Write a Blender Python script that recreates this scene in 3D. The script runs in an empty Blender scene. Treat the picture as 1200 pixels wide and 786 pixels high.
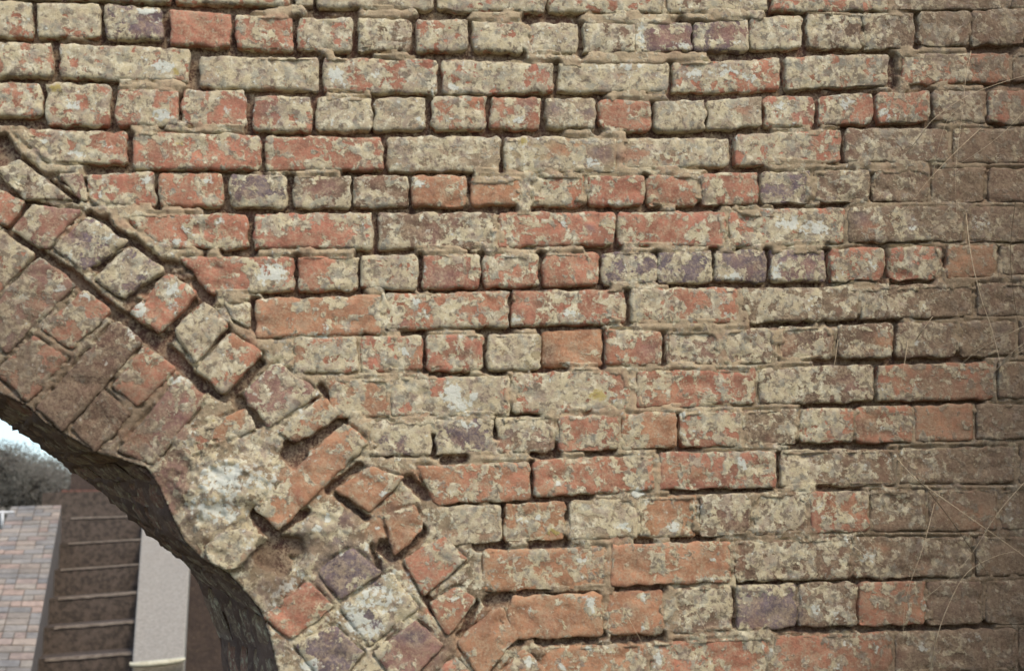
import bpy, bmesh, math, random
import numpy as np
from mathutils import Vector, Matrix, noise as mnoise

random.seed(7); RNG = np.random.default_rng(7)
SC = bpy.context.scene
COL = SC.collection

# ------------------------------------------------------------------ camera
FPX = 1650.0; DIST = 2.75; EYE = 1.55
THETA = math.atan((660 - 393) / FPX)                 # tilt up
PHI = math.atan((600 - 340) / FPX * math.cos(THETA)) # turned to the right
cam = bpy.data.cameras.new('camera'); camo = bpy.data.objects.new('camera', cam); COL.objects.link(camo)
CAMP = np.array([0.0, -DIST, EYE])
FWD = np.array([math.sin(PHI) * math.cos(THETA), math.cos(PHI) * math.cos(THETA), math.sin(THETA)])
RGT = np.array([math.cos(PHI), -math.sin(PHI), 0.0])
UPV = np.cross(RGT, FWD)
m = Matrix(((RGT[0], UPV[0], -FWD[0], 0), (RGT[1], UPV[1], -FWD[1], -DIST), (RGT[2], UPV[2], -FWD[2], EYE), (0, 0, 0, 1)))
camo.matrix_world = m
cam.sensor_width = 36; cam.lens = 36 * FPX / 1200; cam.clip_end = 2000; cam.clip_start = 0.05
cam.dof.use_dof = True; cam.dof.focus_distance = 3.5; cam.dof.aperture_fstop = 5.2
SC.camera = camo

# ------------------------------------------------------------------ sky, sun, exposure
SUN_EL, SUN_AZ = math.radians(50), math.radians(152)   # azimuth measured from +Y clockwise: behind the camera, to the right
w = bpy.data.worlds.new('World'); SC.world = w; w.use_nodes = True
nt = w.node_tree; bg = nt.nodes['Background']
sky = nt.nodes.new('ShaderNodeTexSky'); sky.sky_type = 'NISHITA'; sky.sun_disc = False
sky.sun_elevation = SUN_EL; sky.sun_rotation = SUN_AZ
sky.air_density = 1.0; sky.dust_density = 2.0; sky.ozone_density = 2.0
nt.links.new(sky.outputs[0], bg.inputs[0]); bg.inputs[1].default_value = 0.15
sl = bpy.data.lights.new('sun', 'SUN'); so = bpy.data.objects.new('sun', sl); COL.objects.link(so)
sl.energy = 1.3; sl.angle = math.radians(16); sl.color = (1.0, 0.89, 0.72)
sd = Vector((math.sin(SUN_AZ) * math.cos(SUN_EL), math.cos(SUN_AZ) * math.cos(SUN_EL), math.sin(SUN_EL)))
so.rotation_euler = sd.to_track_quat('Z', 'Y').to_euler(); so.location = (-2, -6, 6)
vs = SC.view_settings; vs.view_transform = 'Standard'; vs.look = 'None'; vs.gamma = 1; vs.exposure = 0.85

# ------------------------------------------------------------------ helpers
def ray(px, py):
    px = np.asarray(px, float); py = np.asarray(py, float)
    d = FWD + ((px - 600) / FPX)[..., None] * RGT + ((393 - py) / FPX)[..., None] * UPV
    return d
def onplane(px, py, Y=0.0):
    """point of the plane y = Y that the photograph shows at this pixel"""
    d = ray(px, py); t = (Y + DIST) / d[..., 1]
    return CAMP + d * t[..., None]
def P3(px, py, Y): return Vector(onplane(px, py, Y))

def S(*c):      # sRGB 0..255 -> linear
    return tuple(((v / 255) / 12.92 if v <= 10 else ((v / 255 + .055) / 1.055) ** 2.4) for v in c)

def tag(o, label=None, cat=None, group=None, kind=None):
    if label: o['label'] = label
    if cat: o['category'] = cat
    if group: o['group'] = group
    if kind: o['kind'] = kind
    return o
def empty(name, loc, label, cat, group=None):
    o = bpy.data.objects.new(name, None); COL.objects.link(o); o.location = loc; o.empty_display_size = .05
    return tag(o, label, cat, group)
def mesh_obj(name, V, F, mat, parent=None, origin=None, smooth=True, attrs=None):
    """V in world coordinates, origin = where the object sits"""
    V = np.asarray(V, float)
    o0 = np.array(origin if origin is not None else (V.mean(0) if parent is not None else V.mean(0)))
    me = bpy.data.meshes.new(name)
    me.from_pydata((V - o0).tolist(), [], F if isinstance(F, list) else F.tolist())
    if smooth: me.polygons.foreach_set('use_smooth', [True] * len(me.polygons))
    if attrs:
        for k, a in attrs.items():
            at = me.attributes.new(k, 'FLOAT_COLOR', 'POINT'); at.data.foreach_set('color', a.astype(np.float32).ravel())
    me.materials.append(mat); me.update()
    o = bpy.data.objects.new(name, me); COL.objects.link(o)
    if parent is not None:
        o.parent = parent
        pl = np.array(WLOC[parent.name]) if parent.name in WLOC else np.array(parent.location)
        o.location = o0 - pl
    else: o.location = o0
    WLOC[o.name] = tuple(o0)
    return o
WLOC = {}

# ---- value noise in numpy (fast, for shapes)
def _hash(ix, iy, s):
    h = (ix.astype(np.int64) * 374761393 + iy.astype(np.int64) * 668265263 + s * 1442695041) & 0x7fffffff
    h = ((h ^ (h >> 13)) * 1274126177) & 0x7fffffff
    return ((h ^ (h >> 16)) & 0xffff) / 65535.0
def vnoise(x, y, s=0):
    ix = np.floor(x); iy = np.floor(y); fx = x - ix; fy = y - iy
    fx = fx * fx * (3 - 2 * fx); fy = fy * fy * (3 - 2 * fy)
    a = _hash(ix, iy, s); b = _hash(ix + 1, iy, s); c = _hash(ix, iy + 1, s); d = _hash(ix + 1, iy + 1, s)
    return (a + (b - a) * fx) * (1 - fy) + (c + (d - c) * fx) * fy
def fbm(x, y, s=0, oct=4):
    t = 0; a = .5; n = 0
    for k in range(oct):
        t = t + a * vnoise(x, y, s + k); n += a; a *= .55; x = x * 2.03 + 11.3; y = y * 2.03 + 5.7
    return t / n          # 0..1

# ------------------------------------------------------------------ materials
def N(nt, t, **kw):
    n = nt.nodes.new(t)
    for k, v in kw.items():
        if k in n.inputs.keys() if isinstance(k, str) else False: n.inputs[k].default_value = v
        else: setattr(n, k, v)
    return n
def newmat(name):
    m = bpy.data.materials.new(name); m.use_nodes = True
    nt = m.node_tree; b = nt.nodes['Principled BSDF']
    return m, nt, b
def noise_n(nt, vec, scale, detail=4, rough=.6, off=0, dist=0):
    if off:
        v = nt.nodes.new('ShaderNodeVectorMath'); v.operation = 'ADD'; nt.links.new(vec, v.inputs[0]); v.inputs[1].default_value = (off, off * 1.7, -off)
        vec = v.outputs[0]
    n = nt.nodes.new('ShaderNodeTexNoise'); n.inputs['Scale'].default_value = scale; n.inputs['Detail'].default_value = detail
    n.inputs['Roughness'].default_value = rough; n.inputs['Distortion'].default_value = dist
    nt.links.new(vec, n.inputs['Vector']); return n.outputs['Fac']
def math_n(nt, op, a, b=None, c=None, clamp=False):
    n = nt.nodes.new('ShaderNodeMath'); n.operation = op; n.use_clamp = clamp
    for i, v in enumerate((a, b, c)):
        if v is None: continue
        if isinstance(v, (int, float)): n.inputs[i].default_value = v
        else: nt.links.new(v, n.inputs[i])
    return n.outputs[0]
def step_n(nt, v, lo, hi, a=0, b=1):
    n = nt.nodes.new('ShaderNodeMapRange'); n.interpolation_type = 'SMOOTHSTEP'; n.clamp = True
    nt.links.new(v, n.inputs[0]); n.inputs[1].default_value = lo; n.inputs[2].default_value = hi
    n.inputs[3].default_value = a; n.inputs[4].default_value = b; return n.outputs[0]
def mix_n(nt, f, a, b, mode='MIX'):
    n = nt.nodes.new('ShaderNodeMix'); n.data_type = 'RGBA'; n.blend_type = mode
    for i, v in ((0, f), (6, a), (7, b)):
        if isinstance(v, (int, float)): n.inputs[i].default_value = v
        elif isinstance(v, tuple): n.inputs[i].default_value = (*v[:3], 1)
        else: nt.links.new(v, n.inputs[i])
    return n.outputs[2]

def masonry_material(name, mortar=False):
    """Old brick or lime mortar under crusts of lichen. Vertex fields: base (body colour), crust = (cover, white, yellow, grime with painted shade)."""
    m, nt, b = newmat(name)
    geo = nt.nodes.new('ShaderNodeNewGeometry').outputs['Position']
    A = nt.nodes.new('ShaderNodeAttribute'); A.attribute_name = 'base'
    Fx = nt.nodes.new('ShaderNodeAttribute'); Fx.attribute_name = 'crust'
    sp = nt.nodes.new('ShaderNodeSeparateColor'); nt.links.new(Fx.outputs['Color'], sp.inputs[0])
    cover, wht, yel, grime_shade = sp.outputs[0], sp.outputs[1], sp.outputs[2], Fx.outputs['Alpha']
    n_mid = noise_n(nt, geo, 42, 5, .62, 3.1, .6)
    n_fine = noise_n(nt, geo, 150, 4, .65, 9.7)
    n_big = noise_n(nt, geo, 11, 3, .5, 5.3)
    n_grit = noise_n(nt, geo, 420, 3, .7, 1.9)
    n_spot = noise_n(nt, geo, 95, 3, .55, 14.1)
    n_hue = noise_n(nt, geo, 26, 4, .6, 20.4)
    # lichen cover
    f = math_n(nt, 'ADD', cover, math_n(nt, 'MULTIPLY', math_n(nt, 'SUBTRACT', n_mid, .5), 1.75))
    f = math_n(nt, 'ADD', f, math_n(nt, 'MULTIPLY', math_n(nt, 'SUBTRACT', n_fine, .5), .75))
    f = math_n(nt, 'ADD', f, math_n(nt, 'MULTIPLY', math_n(nt, 'SUBTRACT', noise_n(nt, geo, 44, 4, .55, 71.0, .3), .5), 2.0))
    f = math_n(nt, 'ADD', f, math_n(nt, 'MULTIPLY', math_n(nt, 'SUBTRACT', n_big, .5), 1.3))
    mask = step_n(nt, f, .42, .58)
    # body
    var = step_n(nt, n_hue, .3, .7, .72, 1.2)
    body = mix_n(nt, 1.0, A.outputs['Color'], (1, 1, 1), 'MULTIPLY')
    vm = nt.nodes.new('ShaderNodeVectorMath'); vm.operation = 'SCALE'; nt.links.new(A.outputs['Color'], vm.inputs[0]); nt.links.new(var, vm.inputs[3])
    body = mix_n(nt, step_n(nt, n_fine, .52, .70, 0, .5), vm.outputs[0], S(88, 72, 62))
    body = mix_n(nt, step_n(nt, n_grit, .55, .72, 0, .35), body, S(172, 140, 112))
    body = mix_n(nt, step_n(nt, n_spot, .54, .66, 0, .6), body, S(158, 140, 114))
    film = step_n(nt, math_n(nt, 'ADD', math_n(nt, 'MULTIPLY', n_mid, .6), math_n(nt, 'MULTIPLY', noise_n(nt, geo, 210, 4, .7, 81.0), .6)), .52, .72, 0, .55)
    body = mix_n(nt, film, body, S(176, 156, 126))
    body = mix_n(nt, step_n(nt, noise_n(nt, geo, 17, 3, .6, 91.0), .5, .68, 0, .35), body, S(128, 92, 76))
    # crust colours
    cr = mix_n(nt, step_n(nt, n_hue, .38, .64), CREAM_A, CREAM_B)
    cr = mix_n(nt, step_n(nt, noise_n(nt, geo, 60, 4, .6, 31.0), .47, .62, 0, .85), cr, CREAM_C)
    cr = mix_n(nt, step_n(nt, n_big, .42, .62, 0, .45), cr, S(172, 156, 124))
    blot = noise_n(nt, geo, 75, 4, .68, 41.0, .4)
    cr = mix_n(nt, step_n(nt, math_n(nt, 'ADD', blot, math_n(nt, 'MULTIPLY', grime_shade, .14)), .52, .66, 0, .8), cr, S(98, 86, 74))
    cr = mix_n(nt, step_n(nt, noise_n(nt, geo, 33, 4, .65, 51.0, .5), .5, .64, 0, .5), cr, S(134, 114, 104))
    cr = mix_n(nt, step_n(nt, noise_n(nt, geo, 48, 4, .65, 61.0), .52, .64, 0, .6), cr, S(136, 134, 120))
    cr = mix_n(nt, step_n(nt, n_grit, .57, .70, 0, .55), cr, S(98, 88, 72))
    wf = math_n(nt, 'ADD', wht, math_n(nt, 'MULTIPLY', math_n(nt, 'SUBTRACT', n_spot, .5), 1.5))
    wf2 = math_n(nt, 'ADD', wf, math_n(nt, 'MULTIPLY', math_n(nt, 'SUBTRACT', n_fine, .5), .8))
    wmask = step_n(nt, wf2, .36, .52)
    cr = mix_n(nt, math_n(nt, 'MULTIPLY', wmask, .8), cr, S(196, 198, 184))
    ym = step_n(nt, math_n(nt, 'ADD', yel, math_n(nt, 'MULTIPLY', math_n(nt, 'SUBTRACT', n_fine, .5), 1.2)), .45, .7, 0, .7)
    cr = mix_n(nt, ym, cr, S(160, 140, 70))
    col = mix_n(nt, mask, body, cr)
    # stray white spots straight on the brick
    col = mix_n(nt, step_n(nt, math_n(nt, 'ADD', n_spot, math_n(nt, 'MULTIPLY', wht, .3)), .68, .76, 0, .6), col, S(190, 188, 174))
    # grime film, with falloff shade of the right side and lower left painted in
    gm = math_n(nt, 'ADD', grime_shade, math_n(nt, 'MULTIPLY', math_n(nt, 'SUBTRACT', n_mid, .5), .9))
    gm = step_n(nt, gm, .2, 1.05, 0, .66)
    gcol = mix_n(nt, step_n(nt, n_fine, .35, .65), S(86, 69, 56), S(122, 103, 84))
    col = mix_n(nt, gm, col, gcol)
    nt.links.new(col, b.inputs['Base Color'])
    b.inputs['Roughness'].default_value = .95; b.inputs['Specular IOR Level'].default_value = .12
    h = math_n(nt, 'ADD', math_n(nt, 'MULTIPLY', mask, .5), math_n(nt, 'MULTIPLY', n_fine, 1.1))
    h = math_n(nt, 'ADD', h, math_n(nt, 'MULTIPLY', n_grit, .5))
    bu = nt.nodes.new('ShaderNodeBump'); bu.inputs['Strength'].default_value = .7; bu.inputs['Distance'].default_value = .0024
    nt.links.new(h, bu.inputs['Height']); nt.links.new(bu.outputs[0], b.inputs['Normal'])
    return m
CREAM_A, CREAM_B, CREAM_C = S(190, 177, 143), S(166, 152, 126), S(206, 197, 168)
MAS = masonry_material('lichened_masonry')

def plain_noise_mat(name, c1, c2, scale, rough=.9, bump=.3, dist=.003, c3=None):
    m, nt, b = newmat(name)
    tc = nt.nodes.new('ShaderNodeNewGeometry').outputs['Position']
    n = noise_n(nt, tc, scale, 5, .65); col = mix_n(nt, step_n(nt, n, .35, .65), c1, c2)
    if c3: col = mix_n(nt, step_n(nt, noise_n(nt, tc, scale * 4.3, 4, .7, 3.0), .55, .66, 0, .8), col, c3)
    nt.links.new(col, b.inputs['Base Color']); b.inputs['Roughness'].default_value = rough; b.inputs['Specular IOR Level'].default_value = .2
    bu = nt.nodes.new('ShaderNodeBump'); bu.inputs['Strength'].default_value = bump; bu.inputs['Distance'].default_value = dist
    nt.links.new(noise_n(nt, tc, scale * 3, 4, .7), bu.inputs['Height']); nt.links.new(bu.outputs[0], b.inputs['Normal'])
    return m

# ------------------------------------------------------------------ survey of the wall (photograph pixels, mapped on to the wall plane)
def pl(s):
    a = np.array([float(v) for v in s.replace(',', ' ').split()]).reshape(-1, 2); return a[:, 0], a[:, 1]
ROWS = [  # top edge, bottom edge, bricks "x0 x1 base cover"
 ("0,-42 1200,-32", "0,-6 190,2 300,3 400,8 520,11 640,13 780,14 900,12 1060,12 1200,8",
  "-60 70 r .9; 76 200 r .8; 205 340 r .8; 345 366 r .8; 372 508 c .9; 514 640 r .85; 646 776 r .8; 782 900 b .8; 906 1040 r .6; 1046 1180 b .7; 1186 1300 b .7"),
 ("0,2 120,4 200,11 280,17 350,21 420,22 550,24 620,27 740,28 810,27 880,20 950,17 1075,15 1200,10",
  "0,42 120,44 190,45 200,52 270,54 280,57 345,58 420,60 550,58 612,62 745,61 877,58 940,55 1000,58 1075,54 1200,50",
  "-30 37 r .85; 43 117 r .8; 123 190 p .5; 200 270 r .35; 277 343 r .5; 350 413 r .85; 420 482 b .75; 488 548 r .7; 554 613 r .8; 621 678 r .95; 685 744 b .88; 752 810 p .5; 814 877 p .45; 881 940 r .9; 947 1008 b .7; 1013 1071 b .6; 1078 1135 b .5; 1141 1200 b .5; 1206 1260 b .5"),
 ("0,47 70,51 220,57 235,65 372,67 512,70 650,74 783,74 914,67 1040,64 1200,62",
  "0,88 60,89 220,95 235,101 372,105 512,109 648,107 783,108 914,104 1040,98 1200,95",
  "-70 60 r .85; 70 221 r .85; 235 372 c .92; 380 512 r .72; 518 648 r .72; 655 783 c .85; 789 914 r .62; 921 1041 r .85; 1058 1183 r .6; 1189 1300 b .6"),
 ("0,94 54,98 128,98 136,105 210,105 288,107 297,113 436,115 500,114 570,113 640,115 700,116 765,119 830,117 893,113 955,112 1023,109 1090,107 1200,106",
  "0,135 48,136 54,146 128,147 209,146 288,151 300,152 364,153 436,152 570,151 635,149 700,150 765,153 830,151 893,148 955,146 1023,144 1090,141 1200,145",
  "-22 47 r .85; 54 128 r .75; 136 209 r .55; 214 288 r .4; 298 364 r .7; 371 436 c .95; 440 499 c .8; 507 570 r .55; 576 634 r .5; 640 697 c .6; 703 763 r .35; 769 827 c .85; 831 893 c .85; 897 955 r .62; 960 1023 r .5; 1029 1090 r .42; 1095 1155 b .5; 1160 1220 r .4"),
 ("0,143 148,153 157,154 305,158 312,160 450,161 590,160 725,162 855,162 863,158 985,151 1200,150",
  "0,190 148,192 157,198 305,198 448,199 586,200 722,200 855,193 985,190 1110,190 1200,190",
  "LEFT; 157 305 r .5; 312 448 r .5; 455 586 c .7; 592 722 c .85; 731 855 c .68; 863 985 r .6; 992 1112 b .5; 1118 1240 b .4"),
 ("0,200 182,202 261,203 336,206 480,206 547,206 610,208 683,205 756,206 816,205 888,202 948,200 1019,199 1200,197",
  "90,240 182,241 261,242 336,243 480,241 610,240 756,240 816,240 888,238 948,236 1019,235 1088,236 1200,236",
  "LEFT; 187 261 r .35; 270 336 p .62; 344 411 b .68; 414 479 b .62; 484 547 o .25; 553 612 o .35; 624 685 r .5; 690 756 r .45; 760 818 r .3; 823 888 r .35; 893 949 p .7; 955 1019 b .5; 1024 1088 b .4; 1093 1154 b .3; 1159 1222 b .2"),
 ("140,250 290,250 437,250 580,249 720,248 850,248 855,246 992,243 1130,242 1200,243",
  "200,290 290,290 437,291 580,290 720,286 850,289 992,283 1130,281 1200,283",
  "LEFT; 298 437 r .5; 445 580 b .6; 585 720 r .35; 727 850 r .35; 856 990 r .65; 995 1130 b .45; 1136 1260 b .35"),
 ("208,300 345,301 419,300 489,299 562,298 632,297 700,296 769,296 835,294 898,293 968,292 1035,290 1105,289 1200,287",
  "240,340 344,341 419,338 489,338 562,336 632,335 700,333 769,331 835,330 898,329 968,329 1035,327 1105,325 1200,320",
  "LEFT; 350 419 r .6; 424 489 r .72; 496 562 r .45; 567 631 r .6; 638 701 r .15; 706 769 p .72; 772 835 p .6; 839 898 p .35; 904 967 p .55; 974 1036 r .5; 1042 1104 r .5; 1110 1168 o .2; 1174 1235 b .4"),
 ("295,351 443,346 455,344 595,342 601,340 733,339 738,338 865,338 1005,335 1140,333 1200,330",
  "295,396 443,391 455,386 595,382 601,382 733,378 865,378 1005,374 1140,370 1200,368",
  "300 446 o .3; 452 596 r .58; 601 733 r .45; 740 865 r .55; 871 1005 b .5; 1011 1140 b .45; 1146 1270 b .4"),
 ("330,396 418,395 495,392 566,391 633,391 636,388 707,385 775,389 845,387 910,384 978,382 1045,379 1200,375",
  "370,437 418,435 495,433 566,434 633,432 636,429 707,428 775,427 845,427 910,422 978,419 1045,418 1120,417 1200,415",
  "345 418 r .75; 423 495 r .5; 500 566 r .5; 571 633 c .85; 637 707 o .1; 711 775 r .55; 781 845 b .6; 850 909 b .5; 914 977 b .5; 983 1046 b .5; 1052 1120 b .4; 1126 1190 b .3; 1196 1260 b .3"),
 ("383,446 455,443 596,440 600,437 735,434 748,436 885,432 1022,428 1165,425 1200,424",
  "400,490 455,487 596,485 735,480 748,476 885,473 1022,469 1165,467 1200,466",
  "386 456 o .45; 460 597 r .75; 602 738 r .7; 748 885 r .4; 891 1022 b .6; 1029 1165 r .35; 1171 1300 b .3"),
 ("430,494 505,493 578,490 650,488 725,486 793,483 868,481 935,479 1000,477 1070,475 1140,474 1200,473",
  "430,534 505,533 578,531 650,528 725,526 793,523 868,521 935,519 1000,518 1070,517 1140,515 1200,514",
  "434 505 p .7; 512 578 p .65; 583 650 b .6; 656 724 r .3; 730 793 o .4; 798 866 r .6; 872 934 b .5; 939 1000 r .65; 1004 1068 r .35; 1074 1140 o .25; 1146 1210 b .3"),
 ("485,545 622,541 628,539 765,533 775,531 910,528 1050,526 1200,523",
  "485,590 622,584 628,582 765,574 775,573 910,570 1050,567 1200,565",
  "LEFT; 627 766 r .4; 774 910 r .55; 916 1050 b .6; 1056 1190 b .35; 1196 1300 b .3"),
 ("505,594 588,591 662,587 745,584 815,580 880,578 950,576 1017,575 1085,574 1200,574",
  "505,638 588,634 662,632 745,629 815,628 880,626 945,624 1017,622 1085,621 1200,620",
  "512 587 c .75; 592 662 o .4; 668 746 c .7; 752 816 o .3; 822 880 b .65; 886 946 b .7; 951 1017 r .5; 1022 1085 b .5; 1090 1168 b .2; 1174 1240 b .3"),
 ("560,645 710,640 717,638 855,634 1000,630 1140,629 1200,628",
  "560,693 710,687 717,686 855,681 1000,677 1140,675 1200,674",
  "566 711 o .35; 717 857 o .25; 863 998 b .5; 1004 1140 b .5; 1146 1280 b .3"),
 ("590,700 706,694 778,691 858,686 933,684 1003,682 1083,681 1200,680",
  "590,749 706,745 778,742 858,738 933,734 1003,732 1083,731 1200,730",
  "597 706 o .12; 714 778 o .12; 790 858 b .6; 865 933 p .3; 938 1003 b .5; 1009 1083 r .3; 1088 1150 b .3; 1156 1220 b .25"),
 ("600,760 755,754 900,746 1045,740 1200,736", "600,806 755,800 900,794 1045,788 1200,784",
  "632 757 o .25; 764 902 r .3; 908 1045 r .35; 1051 1190 b .25; 1196 1300 b .2"),
]
def lerp_line(s, x):
    xs, ys = pl(s); return float(np.interp(x, xs, ys))
BR = []   # (quad px [tl,tr,br,bl], base, cover, kind)
for ri, (ts, bs, bl) in enumerate(ROWS):
    for it in bl.split(';'):
        it = it.strip()
        if it == 'LEFT': continue
        x0, x1, c, cv = it.split(); x0 = float(x0); x1 = float(x1)
        BR.append(([(x0, lerp_line(ts, x0 + 2)), (x1, lerp_line(ts, x1 - 2)), (x1, lerp_line(bs, x1 - 2)), (x0, lerp_line(bs, x0 + 2))], c, float(cv), 'wall'))
for q, c, cv in [
  ([(10, 151), (148, 154), (148, 192), (56, 190)], 'r', .62),
  ([(66, 203), (97, 203), (104, 236), (92, 232)], 'm', .45),
  ([(101, 203), (182, 202), (182, 241), (108, 239)], 'r', .62),
  ([(142, 252), (290, 250), (290, 290), (194, 291)], 'r', .35),
  ([(209, 300), (344, 301), (344, 341), (248, 343)], 'r', .4),
  ([(262, 352), (294, 354), (294, 384), (275, 376)], 'c', .8),
  ([(487, 546), (622, 541), (622, 585), (512, 590)], 'o', .4)]:
    BR.append((q, c, cv, 'wall'))
VOUS = [
  ([(-5, 200), (20, 186), (86, 234), (30, 234)], 'b', .8),
  ([(-22, 212), (30, 236), (8, 264), (-40, 246)], 'r', .5),
  ([(38, 239), (96, 246), (54, 294), (12, 270)], 'm', .5),
  ([(102, 253), (150, 283), (99, 320), (62, 290)], 'p', .62),
  ([(153, 287), (193, 316), (143, 350), (110, 326)], 'p', .8),
  ([(197, 319), (232, 343), (188, 391), (152, 367)], 'r', .5),
  ([(240, 354), (268, 380), (229, 428), (203, 386)], 'r', .75),
  ([(270, 389), (308, 414), (262, 462), (229, 433)], 'r', .72),
  ([(283, 461), (325, 424), (374, 460), (316, 502)], 'm', .65),
  ([(326, 506), (378, 463), (400, 485), (345, 521)], 'o', .5),
  ([(403, 494), (432, 519), (328, 622), (298, 596)], 'o', .25),
  ([(391, 573), (434, 547), (475, 560), (432, 600)], 'o', .15),
  ([(448, 602), (488, 592), (496, 618), (464, 651)], 'o', .15),
  ([(471, 656), (520, 628), (548, 655), (498, 698)], 'r', .35),
  ([(503, 706), (535, 686), (558, 702), (525, 745)], 'r', .3),
  ([(534, 752), (585, 710), (608, 745), (565, 797)], 'o', .15),
  ([(580, 797), (612, 758), (642, 786), (612, 832)], 'o', .2),
  ([(371, 669), (412, 640), (448, 670), (399, 704)], 'p', .1),
  ([(398, 712), (457, 669), (492, 712), (432, 757)], 'p', .85),
  ([(437, 765), (487, 725), (520, 755), (472, 808)], 'm', .15),
  ([(308, 721), (362, 680), (391, 710), (340, 750)], 'r', .15),
  ([(345, 757), (392, 732), (427, 765), (387, 808)], 'p', .4),
  ([(500, 800), (533, 768), (560, 800), (530, 840)], 'r', .3),
  ([(-2, 268), (42, 297), (-28, 372), (-72, 338)], 'r', .55),
  ([(47, 300), (90, 333), (8, 416), (-28, 380)], 'm', .5),
  ([(100, 339), (131, 364), (84, 410), (47, 384)], 'r', .5),
  ([(39, 393), (80, 420), (32, 472), (-6, 436)], 'r', .55),
  ([(136, 374), (167, 400), (74, 506), (42, 478)], 'd', .18),
  ([(169, 405), (207, 432), (162, 478), (130, 452)], 'r', .25),
  ([(123, 457), (155, 486), (113, 529), (82, 501)], 'd', .15),
  ([(210, 440), (243, 466), (180, 545), (137, 528)], 'm', .35),
  ([(224, 503), (288, 478), (300, 502), (226, 534)], 'o', .45),
]
for q, c, cv in VOUS: BR.append((q, c, cv, 'arch'))
BASE = {'r': S(160, 109, 87), 'o': S(162, 119, 90), 'p': S(106, 94, 95), 'm': S(132, 100, 90), 'b': S(108, 90, 74), 'c': S(156, 140, 112),
        'd': S(92, 74, 64), 'n': S(76, 55, 47), 'x': S(168, 150, 120)}

# open arch: front edge and back edge of the soffit (photograph pixels)
FRONT = "-700,190 -500,215 -350,262 -200,335 -100,395 -20,450 0,461 33,476 50,494 78,510 112,530 138,537 172,548 186,570 200,602 216,634 240,657 268,671 286,692 305,714 316,745 325,786 330,830 332,1000 332,1620"
BACKE = "-700,370 -500,372 -350,385 -200,408 -100,440 -20,479 0,490 45,520 80,548 120,577 165,617 220,662 243,700 256,740 264,786 268,830 270,1000 270,1620"
fx_, fy_ = pl(FRONT)
FPOLY = np.array([*zip(fx_, fy_), (-700, 1620)])
def inside_open(x, y):
    """inside the opening?"""
    n = len(FPOLY); ins = np.zeros(x.shape, bool); j = n - 1
    for i in range(n):
        xi, yi = FPOLY[i]; xj, yj = FPOLY[j]
        if yi != yj:
            c = ((yi > y) != (yj > y)) & (x < (xj - xi) * (y - yi) / (yj - yi) + xi); ins ^= c
        j = i
    return ins

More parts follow.
